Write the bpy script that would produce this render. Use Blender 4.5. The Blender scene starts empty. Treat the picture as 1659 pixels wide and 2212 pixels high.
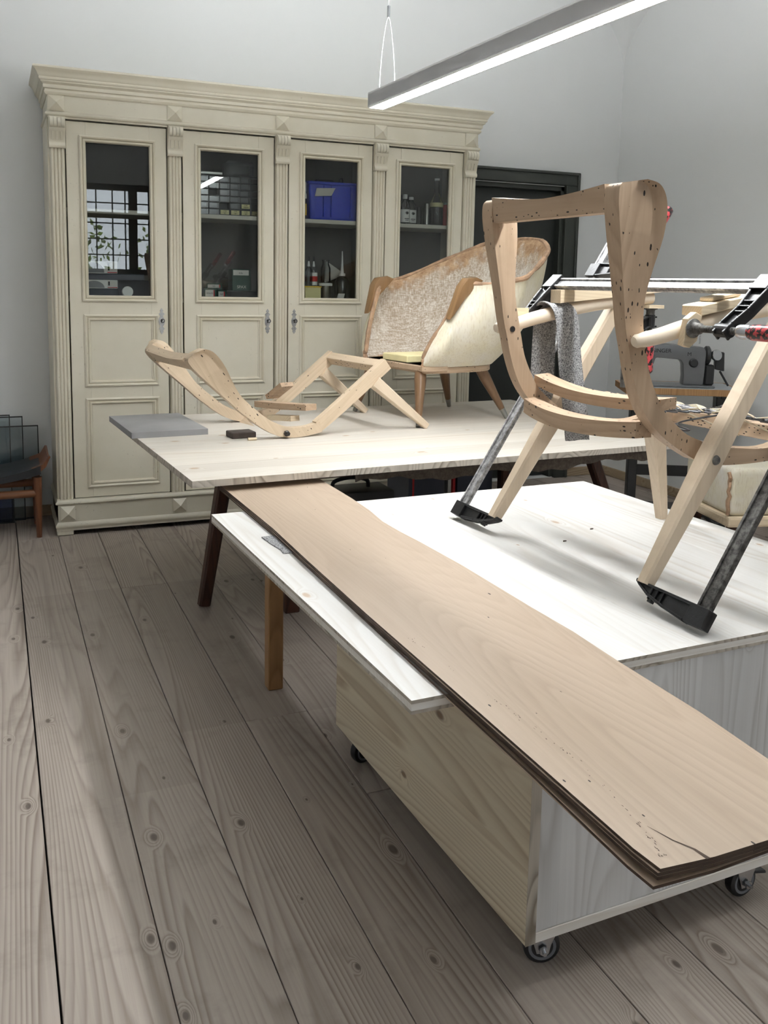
import bpy, bmesh, math, random
from mathutils import Vector, Matrix, Euler
random.seed(7)
scene = bpy.context.scene
C = scene.collection
PI = math.pi

# ------------------------------------------------------------------ camera
F_PX, PPY, YAW, PITCH, ROLL, CAM_H = 1974.99, 878.63, 0.4031248, 0.1341163, 0.0196267, 1.30
cam_d = bpy.data.cameras.new('camera'); cam = bpy.data.objects.new('camera', cam_d); C.objects.link(cam)
_d = Vector((math.sin(YAW)*math.cos(PITCH), math.cos(YAW)*math.cos(PITCH), -math.sin(PITCH)))
_r0 = Vector((math.cos(YAW), -math.sin(YAW), 0)); _u0 = _r0.cross(_d)
_r = _r0*math.cos(ROLL)+_u0*math.sin(ROLL); _u = -_r0*math.sin(ROLL)+_u0*math.cos(ROLL)
cam.matrix_world = Matrix(((_r.x,_u.x,-_d.x,0),(_r.y,_u.y,-_d.y,0),(_r.z,_u.z,-_d.z,CAM_H),(0,0,0,1)))
cam_d.sensor_fit = 'HORIZONTAL'; cam_d.sensor_width = 36.0
cam_d.lens = F_PX/1659*36.0; cam_d.shift_y = (PPY-1106)/1659; cam_d.clip_start = 0.05
scene.camera = cam

# ------------------------------------------------------------------ world, light, exposure
world = bpy.data.worlds.new('world'); scene.world = world; world.use_nodes = True
bg = world.node_tree.nodes['Background']
bg.inputs['Color'].default_value = (0.86, 0.93, 1.0, 1); bg.inputs['Strength'].default_value = 4.0
vs = scene.view_settings
scene.display_settings.display_device = 'sRGB'
vs.view_transform = 'Standard'; vs.look = 'None'; vs.gamma = 1.0; vs.use_curve_mapping = False
vs.exposure = 0.82
LAMP_EMIT = 54.0; LAMP_UP = 160.0
try:
    scene.cycles.use_denoising = True
    scene.cycles.max_bounces = 7; scene.cycles.diffuse_bounces = 4; scene.cycles.glossy_bounces = 3
    scene.cycles.transmission_bounces = 8; scene.cycles.transparent_max_bounces = 16
    scene.cycles.caustics_reflective = False; scene.cycles.caustics_refractive = False
    scene.cycles.sample_clamp_indirect = 6.0
except Exception:
    pass

# ------------------------------------------------------------------ material helpers
def lin(r, g, b):
    f = lambda c: (c/255/12.92) if c/255 <= 0.04045 else ((c/255+0.055)/1.055)**2.4
    return (f(r), f(g), f(b), 1)
def new_mat(name):
    m = bpy.data.materials.new(name); m.use_nodes = True
    nt = m.node_tree; b = nt.nodes['Principled BSDF']; return m, nt, b
def N(nt, t, **kw):
    n = nt.nodes.new(t)
    for k, v in kw.items(): setattr(n, k, v)
    return n
def L(nt, a, b): nt.links.new(a, b)
def mathn(nt, op, a, b=None, clamp=False):
    n = N(nt, 'ShaderNodeMath', operation=op, use_clamp=clamp)
    for i, x in enumerate((a, b)):
        if x is None: continue
        if isinstance(x, (int, float)): n.inputs[i].default_value = x
        else: L(nt, x, n.inputs[i])
    return n.outputs[0]
def mixc(nt, fac, a, b, mode='MIX'):
    n = N(nt, 'ShaderNodeMix', data_type='RGBA', blend_type=mode)
    if isinstance(fac, (int, float)): n.inputs[0].default_value = fac
    else: L(nt, fac, n.inputs[0])
    for i, x in ((6, a), (7, b)):
        if isinstance(x, tuple): n.inputs[i].default_value = x
        else: L(nt, x, n.inputs[i])
    return n.outputs[2]
def ramp(nt, fac, lo, hi):
    n = N(nt, 'ShaderNodeMapRange'); n.clamp = True
    L(nt, fac, n.inputs[0]); n.inputs[1].default_value = lo; n.inputs[2].default_value = hi
    return n.outputs[0]
def noise(nt, vec, scale, detail=3, rough=.55, w=None):
    n = N(nt, 'ShaderNodeTexNoise'); n.inputs['Scale'].default_value = scale
    n.inputs['Detail'].default_value = detail; n.inputs['Roughness'].default_value = rough
    if vec is not None: L(nt, vec, n.inputs['Vector'])
    return n.outputs['Fac']
def mapping(nt, vec, scale=(1,1,1), loc=(0,0,0)):
    n = N(nt, 'ShaderNodeMapping'); n.inputs['Scale'].default_value = scale; n.inputs['Location'].default_value = loc
    L(nt, vec, n.inputs['Vector']); return n.outputs[0]
def coords(nt): return N(nt, 'ShaderNodeTexCoord').outputs['Object']
def bump(nt, b, h, strength=.2, dist=.002):
    n = N(nt, 'ShaderNodeBump'); n.inputs['Strength'].default_value = strength; n.inputs['Distance'].default_value = dist
    L(nt, h, n.inputs['Height']); L(nt, n.outputs[0], b.inputs['Normal'])

def plain(name, col, rough=.5, metal=0, var=.06, scale=8, bmp=0, spec=.5, fine=40):
    m, nt, b = new_mat(name); co = coords(nt)
    n1 = noise(nt, co, scale, 4); dark = tuple(max(0, c*(1-var*2.2)) for c in col[:3])+(1,)
    light = tuple(min(1, c*(1+var)) for c in col[:3])+(1,)
    L(nt, mixc(nt, ramp(nt, n1, .3, .7), dark, light), b.inputs['Base Color'])
    b.inputs['Roughness'].default_value = rough; b.inputs['Metallic'].default_value = metal
    b.inputs['Specular IOR Level'].default_value = spec
    if bmp: bump(nt, b, noise(nt, co, fine, 4), bmp)
    return m

def wood(name, c1, c2, axis=1, band=60, stretch=.06, knots=0.0, knot_col=None, stave=0.0, stave_axis=0, rough=.5,
         specks=0.0, contrast=1.0, spec=.35, fibre=.35, per_object=False, blot=0.0, perp=None, sharp=2.2, kscale=1.0):
    """grain runs along local `axis`, `perp` runs across the visible face; stave > 0 gives glued staves across stave_axis"""
    m, nt, b = new_mat(name); co = coords(nt); perp = (0 if axis else 1) if perp is None else perp
    tint = None
    if per_object:
        oi = N(nt, 'ShaderNodeObjectInfo')
        ad = N(nt, 'ShaderNodeVectorMath', operation='ADD'); L(nt, co, ad.inputs[0])
        cmb = N(nt, 'ShaderNodeCombineXYZ')
        for i in range(3): L(nt, mathn(nt, 'MULTIPLY', oi.outputs['Random'], 37.0+11*i), cmb.inputs[i])
        L(nt, cmb.outputs[0], ad.inputs[1]); co = ad.outputs[0]; tint = oi.outputs['Random']
    if stave:
        sp = N(nt, 'ShaderNodeSeparateXYZ'); L(nt, co, sp.inputs[0])
        idx = mathn(nt, 'FLOOR', mathn(nt, 'DIVIDE', sp.outputs[stave_axis], stave))
        wn = N(nt, 'ShaderNodeTexWhiteNoise', noise_dimensions='1D'); L(nt, idx, wn.inputs['W'])
        tint = wn.outputs['Value']
        cmb = N(nt, 'ShaderNodeCombineXYZ')
        for i in range(3): L(nt, mathn(nt, 'MULTIPLY', tint, (9.0, 13.0, 7.0)[i]), cmb.inputs[i])
        ad = N(nt, 'ShaderNodeVectorMath', operation='ADD'); L(nt, co, ad.inputs[0]); L(nt, cmb.outputs[0], ad.inputs[1]); co = ad.outputs[0]
    sc = [1, 1, 1]; sc[axis] = stretch
    v = mapping(nt, co, tuple(sc))
    wf = noise(nt, v, 3.4, 2.0, .35)
    kmask = None
    if knots:
        sp2 = N(nt, 'ShaderNodeSeparateXYZ'); L(nt, co, sp2.inputs[0])
        c2d = N(nt, 'ShaderNodeCombineXYZ')
        L(nt, mathn(nt, 'MULTIPLY', sp2.outputs[perp], 7.0*kscale), c2d.inputs[0]); L(nt, mathn(nt, 'MULTIPLY', sp2.outputs[axis], 3.6*kscale), c2d.inputs[1])
        vo = N(nt, 'ShaderNodeTexVoronoi', voronoi_dimensions='2D'); vo.inputs['Scale'].default_value = 1.0; L(nt, c2d.outputs[0], vo.inputs['Vector'])
        cs = N(nt, 'ShaderNodeSeparateColor'); L(nt, vo.outputs['Color'], cs.inputs[0])
        on = mathn(nt, 'LESS_THAN', cs.outputs[1], knots)
        rad = mathn(nt, 'ADD', mathn(nt, 'MULTIPLY', cs.outputs[0], .050), .012)
        rel = mathn(nt, 'DIVIDE', vo.outputs['Distance'], rad)
        kk = N(nt, 'ShaderNodeMapRange'); kk.interpolation_type = 'SMOOTHSTEP'; L(nt, rel, kk.inputs[0])
        kk.inputs[1].default_value = .6; kk.inputs[2].default_value = 1.5; kk.inputs[3].default_value = 1; kk.inputs[4].default_value = 0
        kmask = mathn(nt, 'MULTIPLY', kk.outputs[0], on)
        bend = N(nt, 'ShaderNodeMapRange'); bend.interpolation_type = 'SMOOTHERSTEP'; L(nt, rel, bend.inputs[0])
        bend.inputs[1].default_value = 0; bend.inputs[2].default_value = 4.2; bend.inputs[3].default_value = .045; bend.inputs[4].default_value = 0
        wf = mathn(nt, 'ADD', wf, mathn(nt, 'MULTIPLY', bend.outputs[0], on))
    ring = mathn(nt, 'FRACT', mathn(nt, 'MULTIPLY', wf, band))
    up = ramp(nt, ring, 0.0, .80); dn = ramp(nt, ring, 1.0, .84)
    ring = mathn(nt, 'MULTIPLY', mathn(nt, 'POWER', up, sharp), dn)
    sc2 = [150, 150, 150]; sc2[axis] = 3.0
    fib = noise(nt, mapping(nt, co, tuple(sc2)), 1.0, 2)
    amp = ramp(nt, noise(nt, mapping(nt, co, tuple(x*2.1 for x in sc)), 3.0, 2), .25, .7)
    fac = mathn(nt, 'ADD', mathn(nt, 'MULTIPLY', mathn(nt, 'MULTIPLY', ring, amp), contrast), mathn(nt, 'MULTIPLY', mathn(nt, 'SUBTRACT', fib, .42), fibre), True)
    col = mixc(nt, fac, c1, c2)
    if tint is not None:
        mul = N(nt, 'ShaderNodeMapRange'); L(nt, tint, mul.inputs[0]); mul.inputs[3].default_value = .92; mul.inputs[4].default_value = 1.04
        hs = N(nt, 'ShaderNodeHueSaturation'); L(nt, mul.outputs[0], hs.inputs['Value']); L(nt, col, hs.inputs['Color']); col = hs.outputs[0]
    if blot:
        bl = ramp(nt, noise(nt, mapping(nt, co, (1,1,1)), 6, 5, .65), .54, .74)
        col = mixc(nt, mathn(nt, 'MULTIPLY', bl, blot), col, tuple(x*.62 for x in c2[:3])+(1,))
    if knots:
        col = mixc(nt, mathn(nt, 'MULTIPLY', kmask, .85), col, knot_col or tuple(x*.35 for x in c2[:3])+(1,))
    if specks:
        vo = N(nt, 'ShaderNodeTexVoronoi'); ss = [125, 125, 125]; ss[axis] = 48
        L(nt, mapping(nt, co, tuple(ss)), vo.inputs['Vector']); vo.inputs['Scale'].default_value = 1.0
        cs = N(nt, 'ShaderNodeSeparateColor'); L(nt, vo.outputs['Color'], cs.inputs[0])
        reg = ramp(nt, noise(nt, co, 11, 2), .42, .66)
        on = mathn(nt, 'LESS_THAN', cs.outputs[0], mathn(nt, 'MULTIPLY', reg, specks))
        dot = mathn(nt, 'LESS_THAN', vo.outputs['Distance'], mathn(nt, 'ADD', mathn(nt, 'MULTIPLY', cs.outputs[1], .16), .13))
        col = mixc(nt, mathn(nt, 'MULTIPLY', on, dot), col, (.02, .014, .010, 1))
    L(nt, col, b.inputs['Base Color'])
    b.inputs['Roughness'].default_value = rough; b.inputs['Specular IOR Level'].default_value = spec
    bump(nt, b, fib, .12, .001)
    return m

def glass_mat(name, tint=(1,1,1,1), refl=1.5, rough=0.0, dens=0.0):
    """thin pane: transparent with a mirror reflection by Fresnel"""
    m = bpy.data.materials.new(name); m.use_nodes = True; nt = m.node_tree; nt.nodes.clear()
    o = N(nt, 'ShaderNodeOutputMaterial'); mx = N(nt, 'ShaderNodeMixShader')
    t = N(nt, 'ShaderNodeBsdfTransparent'); g = N(nt, 'ShaderNodeBsdfGlossy')
    t.inputs['Color'].default_value = tint; g.inputs['Roughness'].default_value = rough
    fr = N(nt, 'ShaderNodeFresnel'); fr.inputs['IOR'].default_value = refl
    L(nt, fr.outputs[0], mx.inputs[0]); L(nt, t.outputs[0], mx.inputs[1]); L(nt, g.outputs[0], mx.inputs[2])
    L(nt, mx.outputs[0], o.inputs[0]); return m

# ------------------------------------------------------------------ mesh helpers
class MB:
    def __init__(s): s.v = []; s.f = []; s.mi = []
    def add(s, vs_, fs, mi=0):
        o = len(s.v); s.v += [Vector(p) for p in vs_]
        for f in fs: s.f.append([i+o for i in f]); s.mi.append(mi)
        return s
    def hexa(s, P, mi=0):   # 8 corners: bottom ccw, top ccw
        return s.add(P, [(3,2,1,0),(4,5,6,7),(0,1,5,4),(1,2,6,5),(2,3,7,6),(3,0,4,7)], mi)
    def box(s, x0, x1, y0, y1, z0, z1, mi=0):
        return s.hexa([(x0,y0,z0),(x1,y0,z0),(x1,y1,z0),(x0,y1,z0),(x0,y0,z1),(x1,y0,z1),(x1,y1,z1),(x0,y1,z1)], mi)
    def bar(s, a, b, w, h, up=(0,0,1), w2=None, h2=None, mi=0, ch=0):
        """rectangular bar from a to b; w across, h along up-ish; optional end size"""
        a, b = Vector(a), Vector(b); d = (b-a).normalized(); x = d.cross(Vector(up))
        if x.length < 1e-6: x = d.cross(Vector((1,0,0)))
        x.normalize(); y = x.cross(d); w2 = w if w2 is None else w2; h2 = h if h2 is None else h2
        def sec(p, w, h):
            if ch:
                k = ch; pts = [(-w/2+k,-h/2),(w/2-k,-h/2),(w/2,-h/2+k),(w/2,h/2-k),(w/2-k,h/2),(-w/2+k,h/2),(-w/2,h/2-k),(-w/2,-h/2+k)]
            else: pts = [(-w/2,-h/2),(w/2,-h/2),(w/2,h/2),(-w/2,h/2)]
            return [p+x*i+y*j for i, j in pts]
        A, B = sec(a, w, h), sec(b, w2, h2); n = len(A)
        fs = [tuple(range(n)), tuple(range(2*n-1, n-1, -1))]+[(i, i+n, (i+1) % n+n, (i+1) % n) for i in range(n)]
        return s.add(A+B, fs, mi)
    def tube(s, pts, r, n=8, mi=0, cap=True, closed=False):
        pts = [Vector(p) for p in pts]; rs = r if isinstance(r, (list, tuple)) else [r]*len(pts)
        rings = []; prev = None
        for i, p in enumerate(pts):
            if closed: t = pts[(i+1) % len(pts)]-pts[i-1]
            else: t = pts[min(i+1, len(pts)-1)]-pts[max(i-1, 0)]
            t.normalize()
            if prev is None:
                x = t.cross(Vector((0,0,1)))
                if x.length < 1e-3: x = t.cross(Vector((1,0,0)))
            else: x = prev-t*prev.dot(t)
            x.normalize(); prev = x; y = t.cross(x)
            rings.append([p+(x*math.cos(2*PI*k/n)+y*math.sin(2*PI*k/n))*rs[i] for k in range(n)])
        vs_ = [q for R in rings for q in R]; fs = []
        m = len(pts)
        for i in range(m if closed else m-1):
            j = (i+1) % m
            for k in range(n): fs.append((i*n+k, i*n+(k+1) % n, j*n+(k+1) % n, j*n+k))
        if cap and not closed: fs += [tuple(range(n-1, -1, -1)), tuple((m-1)*n+k for k in range(n))]
        return s.add(vs_, fs, mi)
    def lathe(s, prof, c=(0,0,0), n=20, axis=(0,0,1), mi=0):
        """prof: list of (r, h) along axis from c"""
        c = Vector(c); ax = Vector(axis).normalized(); x = ax.cross(Vector((0,1,0)))
        if x.length < 1e-3: x = ax.cross(Vector((1,0,0)))
        x.normalize(); y = ax.cross(x); vs_ = []
        for r, h in prof:
            for k in range(n): vs_.append(c+ax*h+(x*math.cos(2*PI*k/n)+y*math.sin(2*PI*k/n))*max(r, 1e-5))
        fs = []
        for i in range(len(prof)-1):
            for k in range(n): fs.append((i*n+k, i*n+(k+1) % n, (i+1)*n+(k+1) % n, (i+1)*n+k))
        fs += [tuple(range(n-1, -1, -1)), tuple((len(prof)-1)*n+k for k in range(n))]
        return s.add(vs_, fs, mi)
    def prism(s, poly, o, ax, ay, az, h0, h1, mi=0, side_mi=None):
        """2D polygon in (ax, ay), extruded along az from h0 to h1"""
        o, ax, ay, az = map(Vector, (o, ax, ay, az)); n = len(poly)
        A = [o+ax*p+ay*q+az*h0 for p, q in poly]; B = [o+ax*p+ay*q+az*h1 for p, q in poly]
        k = len(s.v); s.v += A+B
        s.f.append([k+i for i in range(n-1, -1, -1)]); s.mi.append(mi)
        s.f.append([k+n+i for i in range(n)]); s.mi.append(mi)
        sm = mi if side_mi is None else side_mi
        for i in range(n): s.f.append([k+i, k+(i+1) % n, k+n+(i+1) % n, k+n+i]); s.mi.append(sm)
        return s
    def loft(s, secs, mi=0, closed=True, cap=True):
        n = len(secs[0]); vs_ = [Vector(p) for S in secs for p in S]; fs = []
        for i in range(len(secs)-1):
            for k in range(n if closed else n-1):
                fs.append((i*n+k, i*n+(k+1) % n, (i+1)*n+(k+1) % n, (i+1)*n+k))
        if cap and closed: fs += [tuple(range(n-1, -1, -1)), tuple((len(secs)-1)*n+k for k in range(n))]
        return s.add(vs_, fs, mi)
    def sweep_front(s, prof, xl, xr, yf, yb, mi=0):
        """moulding with mitred corners round left side, front and right side; prof = (offset, z), closed below"""
        secs = []
        for X, Y, sx, sy in ((xl, yb, -1, 0), (xl, yf, -1, -1), (xr, yf, 1, -1), (xr, yb, 1, 0)):
            secs.append([(X+sx*d, Y+sy*d, z) for d, z in prof])
        return s.loft(secs, mi)
    def build(s, name, mats, parent=None, origin=None, smooth=False, bevel=0, seg=1, angle=40):
        me = bpy.data.meshes.new(name); o_ = Vector(origin) if origin is not None else Vector((0,0,0))
        me.from_pydata([tuple(v-o_) for v in s.v], [], s.f)
        for m in (mats if isinstance(mats, (list, tuple)) else [mats]): me.materials.append(m)
        me.polygons.foreach_set('material_index', s.mi)
        bm = bmesh.new(); bm.from_mesh(me); bmesh.ops.recalc_face_normals(bm, faces=bm.faces)
        if bevel:
            ed = [e for e in bm.edges if len(e.link_faces) == 2 and e.calc_face_angle(0) > .5]
            bmesh.ops.bevel(bm, geom=ed, offset=bevel, segments=seg, profile=.6, affect='EDGES', clamp_overlap=True)
        bm.to_mesh(me); bm.free()
        if smooth:
            me.polygons.foreach_set('use_smooth', [True]*len(me.polygons))
            try: me.set_sharp_from_angle(angle=math.radians(angle))
            except Exception: pass
        me.update()
        ob = bpy.data.objects.new(name, me); C.objects.link(ob)
        if parent is not None: ob.parent = parent
        elif origin is not None: ob.location = o_
        return ob

def tag(o, label=None, cat=None, group=None, kind=None):
    if label: o['label'] = label
    if cat: o['category'] = cat
    if group: o['group'] = group
    if kind: o['kind'] = kind
    return o
def thing(name, label, cat, loc=(0,0,0), rotz=0, group=None):
    o = bpy.data.objects.new(name, None); C.objects.link(o); o.empty_display_size = .05
    o.location = loc; o.rotation_euler = (0, 0, rotz); return tag(o, label, cat, group)
def struct(o): o['kind'] = 'structure'; return o
def arc(pts, n=24):
    """Catmull-Rom through points"""
    P = [Vector(p) for p in pts]; out = []
    for i in range(len(P)-1):
        a, b, c, d = P[max(i-1, 0)], P[i], P[i+1], P[min(i+2, len(P)-1)]
        k = max(2, n//(len(P)-1))
        for j in range(k):
            t = j/k
            out.append(.5*((2*b)+(c-a)*t+(2*a-5*b+4*c-d)*t*t+(3*b-a-3*c+d)*t**3))
    out.append(P[-1]); return out
def text_part(name, txt, size, mat, parent, loc, rot, extrude=.0004, align='CENTER'):
    cu = bpy.data.curves.new(name, 'FONT'); cu.body = txt; cu.size = size; cu.extrude = extrude; cu.align_x = align
    tmp = bpy.data.objects.new('tmp', cu); C.objects.link(tmp)
    bpy.context.view_layer.update()
    me = bpy.data.meshes.new_from_object(tmp.evaluated_get(bpy.context.evaluated_depsgraph_get()))
    bpy.data.objects.remove(tmp); me.materials.clear(); me.materials.append(mat)
    o = bpy.data.objects.new(name, me); C.objects.link(o); o.parent = parent; o.location = loc; o.rotation_euler = rot
    return o
# ------------------------------------------------------------------ materials
M = {}
M['wall'] = plain('plaster_white', lin(228,229,228), .85, var=.012, scale=1.2, bmp=.10, fine=30)
M['ceil'] = plain('plaster_ceiling', lin(234,235,234), .9, var=.012, scale=1.5)
M['cream'] = plain('cream_paint', lin(213,208,188), .42, var=.03, scale=5, bmp=.05, fine=90)
def cream_worn():
    m, nt, b = new_mat('cream_paint_worn'); co = coords(nt)
    geo = N(nt, 'ShaderNodeNewGeometry')
    base = mixc(nt, ramp(nt, noise(nt, co, 4, 4), .35, .7), lin(209,201,179), lin(220,213,194))
    sp = mathn(nt, 'MULTIPLY', ramp(nt, noise(nt, co, 75, 3), .66, .74), ramp(nt, noise(nt, co, 4, 2), .5, .62))
    col = mixc(nt, mathn(nt, 'MULTIPLY', sp, .6), base, lin(120,104,78))
    edge = ramp(nt, geo.outputs['Pointiness'], .52, .60)
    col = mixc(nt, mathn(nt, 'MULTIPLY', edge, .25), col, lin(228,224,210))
    crev = ramp(nt, geo.outputs['Pointiness'], .485, .42)
    col = mixc(nt, mathn(nt, 'MULTIPLY', crev, .5), col, lin(150,138,108))  # browner tone mixed into the concave creases by pointiness
    L(nt, col, b.inputs['Base Color']); b.inputs['Roughness'].default_value = .42
    bump(nt, b, noise(nt, mapping(nt, co, (30,30,4)), 3, 3), .04)
    return m
M['cream'] = cream_worn()
M['interior'] = plain('wardrobe_inside_grey', lin(96,94,90), .7, var=.05, scale=3)
M['shelf'] = plain('shelf_cream', lin(212,208,196), .5, var=.03)
M['black_gap'] = plain('black_void', (.008,.008,.008,1), .9)
M['floor'] = wood('floor_pine', lin(172,161,151), lin(113,99,88), axis=1, band=70, stretch=.045, knots=.40, knot_col=lin(80,68,60), rough=.5, per_object=True, spec=.4, fibre=.55, blot=.30, contrast=.75)
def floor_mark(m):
    """mixes a slightly darker, crisp-edged rectangle into the boards"""
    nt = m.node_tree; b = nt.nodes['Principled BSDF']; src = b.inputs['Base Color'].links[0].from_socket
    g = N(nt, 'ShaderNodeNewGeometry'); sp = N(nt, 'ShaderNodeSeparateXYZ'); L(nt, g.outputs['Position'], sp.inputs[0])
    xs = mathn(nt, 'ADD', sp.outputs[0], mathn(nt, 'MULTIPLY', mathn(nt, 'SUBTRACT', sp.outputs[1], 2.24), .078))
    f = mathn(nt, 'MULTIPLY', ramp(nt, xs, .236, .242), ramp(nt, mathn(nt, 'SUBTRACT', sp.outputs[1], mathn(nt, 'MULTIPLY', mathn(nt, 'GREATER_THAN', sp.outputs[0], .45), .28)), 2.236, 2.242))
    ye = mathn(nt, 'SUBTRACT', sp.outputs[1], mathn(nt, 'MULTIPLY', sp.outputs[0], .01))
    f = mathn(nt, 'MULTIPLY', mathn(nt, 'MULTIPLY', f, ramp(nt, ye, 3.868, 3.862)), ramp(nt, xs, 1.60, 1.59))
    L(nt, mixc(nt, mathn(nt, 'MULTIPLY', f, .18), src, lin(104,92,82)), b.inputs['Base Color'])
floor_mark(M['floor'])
M['floor_dark'] = plain('underfloor', (.01,.009,.008,1), .9)
M['door'] = plain('door_dark_green', lin(52,55,50), .55, var=.05)
M['door_leaf'] = plain('door_leaf_black_green', lin(34,37,34), .5, var=.05)
M['skirt'] = wood('skirting_pine', lin(170,152,126), lin(130,108,84), axis=0, rough=.5)
M['spruce'] = wood('white_spruce', lin(224,222,218), lin(190,178,162), axis=1, band=55, knots=.30, knot_col=lin(186,160,134), stave=.125, stave_axis=0, contrast=.5, fibre=.25)
M['spruce_x'] = wood('white_spruce_cross', lin(240,237,231), lin(214,203,188), axis=0, band=55, knots=.2, knot_col=lin(190,160,130), contrast=.5)
M['spruce_v'] = wood('white_spruce_upright', lin(222,222,222), lin(166,162,158), axis=2, perp=0, band=60, knots=.45, knot_col=lin(124,110,96), stave=.16, stave_axis=0, contrast=.6, fibre=.25)
M['spruce_side'] = wood('spruce_side_panel', lin(228,217,194), lin(160,132,100), axis=1, perp=2, band=50, stretch=.05, knots=.45, knot_col=lin(112,80,52), stave=.24, stave_axis=2, contrast=.75, fibre=.25)
M['endgrain'] = wood('spruce_end_grain', lin(196,188,176), lin(130,120,106), axis=2, band=40, stretch=.5, rough=.7)
M['tabletop'] = wood('bench_spruce', lin(214,208,198), lin(176,156,132), axis=0, perp=1, band=50, stretch=.05, knots=.22, knot_col=lin(170,138,104), stave=.13, stave_axis=1, contrast=.5, fibre=.3)
M['plank'] = wood('beech_plank', lin(184,165,145), lin(152,130,109), axis=1, perp=0, band=42, stretch=.10, rough=.45, contrast=.32, specks=.02, fibre=.45, sharp=1.4)
M['plank_edge'] = plain('plank_dark_edge', lin(74,58,46), .8, var=.2, scale=30)
BE = (lin(180,156,131), lin(142,118,95)); BE2 = (lin(206,186,160), lin(172,148,120))
for sfx, (ca, cb), sp_ in (('', BE, .85), ('2', BE2, .45)):
    for ax, nm in ((2, 'beech'), (0, 'beech_u'), (1, 'beech_v')):
        M[nm+sfx] = wood(nm+sfx, ca, cb, axis=ax, band=30, stretch=.07, rough=.55, specks=sp_, contrast=.4, blot=.2, fibre=.5)
M['beech_new'] = wood('sanded_beech', lin(214,196,172), lin(182,160,134), axis=2, band=26, rough=.42, contrast=.35, fibre=.4)
M['beech_arm'] = wood('sanded_beech_arm', lin(226,211,190), lin(204,184,158), axis=0, band=26, rough=.4, contrast=.3)
M['scrap'] = wood('scrap_softwood', lin(222,205,176), lin(184,158,124), axis=0, band=50, rough=.55, contrast=.5)
M['oak'] = wood('oak', lin(164,126,86), lin(112,80,50), axis=2, band=50, rough=.45, contrast=.6)
M['darkwood'] = wood('dark_stained_wood', lin(74,46,34), lin(44,26,20), axis=2, band=40, rough=.4)
M['teak'] = wood('teak', lin(116,74,50), lin(78,46,32), axis=2, band=40, rough=.4)
M['teak_x'] = wood('teak_rail', lin(126,84,56), lin(84,52,36), axis=0, band=40, rough=.4)
M['leg_walnut'] = wood('lacquered_leg', lin(116,90,66), lin(80,60,44), axis=2, band=30, rough=.3, contrast=.5)
M['blackpaint'] = plain('black_cast_iron', (.012,.012,.013,1), .38, var=.25, scale=40, bmp=.3, fine=120)
def worn_steel(name, c1, c2, rough):
    m, nt, b = new_mat(name); co = coords(nt)
    n1 = ramp(nt, noise(nt, co, 60, 6, .7), .38, .66)
    L(nt, mixc(nt, n1, c1, c2), b.inputs['Base Color']); b.inputs['Metallic'].default_value = .45
    L(nt, mathn(nt, 'ADD', mathn(nt, 'MULTIPLY', n1, .15), rough), b.inputs['Roughness']); bump(nt, b, n1, .35, .0008); return m
M['steel'] = worn_steel('worn_steel_bar', lin(120,120,120), lin(205,205,206), .38)
M['steel_dark'] = worn_steel('dirty_steel_bar', lin(58,56,54), lin(128,126,122), .5)
M['chrome'] = plain('zinc_plated', lin(196,198,202), .25, metal=1, var=.06)
M['pewter'] = plain('pewter_escutcheon', lin(172,172,172), .4, metal=.9, var=.12, scale=60)
M['brass'] = plain('brass', lin(170,140,84), .35, metal=1)
def mottled():
    m, nt, b = new_mat('red_black_handle'); co = coords(nt)
    n1 = ramp(nt, noise(nt, co, 95, 2), .47, .53)
    L(nt, mixc(nt, n1, (.012,.011,.011,1), lin(196,74,78)), b.inputs['Base Color']); b.inputs['Roughness'].default_value = .32; return m
M['handle'] = mottled()
def felt_mat(name, a, c_, sc=260):
    m, nt, b = new_mat(name); co = coords(nt)
    n1 = ramp(nt, noise(nt, co, sc, 4, .7), .36, .64)
    L(nt, mixc(nt, n1, a, c_), b.inputs['Base Color']); b.inputs['Roughness'].default_value = .95
    b.inputs['Specular IOR Level'].default_value = .1; bump(nt, b, n1, .6, .002); return m
M['felt'] = felt_mat('grey_felt', lin(84,84,86), lin(200,200,200))
M['wool'] = felt_mat('brown_grey_cloth', lin(104,96,88), lin(128,119,110), 60)
M['spring'] = plain('spring_wire', lin(88,88,90), .35, metal=.9)
M['twine'] = plain('cream_twine', lin(224,210,184), .9, var=.1, scale=80)
M['rubber'] = plain('black_rubber', (.014,.014,.016,1), .45)
M['wheel'] = plain('grey_wheel_plastic', lin(120,123,130), .5)
M['lampbody'] = plain('lamp_white_aluminium', lin(246,246,247), .45, var=.003)
def emit(name, col, s):
    m = bpy.data.materials.new(name); m.use_nodes = True; nt = m.node_tree; nt.nodes.clear()
    o = N(nt, 'ShaderNodeOutputMaterial'); e = N(nt, 'ShaderNodeEmission'); e.inputs[0].default_value = col; e.inputs[1].default_value = s
    L(nt, e.outputs[0], o.inputs[0]); return m
M['led'] = emit('led_diffuser', (.965, .985, 1.0, 1), LAMP_EMIT); M['led_up'] = emit('led_diffuser_up', (.955, .98, 1.0, 1), LAMP_UP)
M['glass'] = glass_mat('old_window_glass', (.93,.95,.94,1), 1.52)
M['glass_pane'] = glass_mat('green_grey_glass', (.90,.93,.94,1), 1.6)
M['glass_edge'] = plain('dark_glass_edge', lin(38,40,36), .5, var=.3, scale=40)
M['clear'] = glass_mat('clear_bottle', (.90,.92,.91,1), 1.45)
M['clear_grey'] = glass_mat('clear_plastic', (.86,.88,.89,1), 1.55, .2)
M['slab'] = plain('grey_stone', lin(150,150,151), .5, var=.08, scale=5, bmp=.05)
M['slab_edge'] = plain('grey_stone_edge', lin(104,107,112), .7, var=.10, scale=14)
M['brownblock'] = plain('dark_brown_block', lin(74,64,58), .7, var=.12, scale=40)
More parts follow.
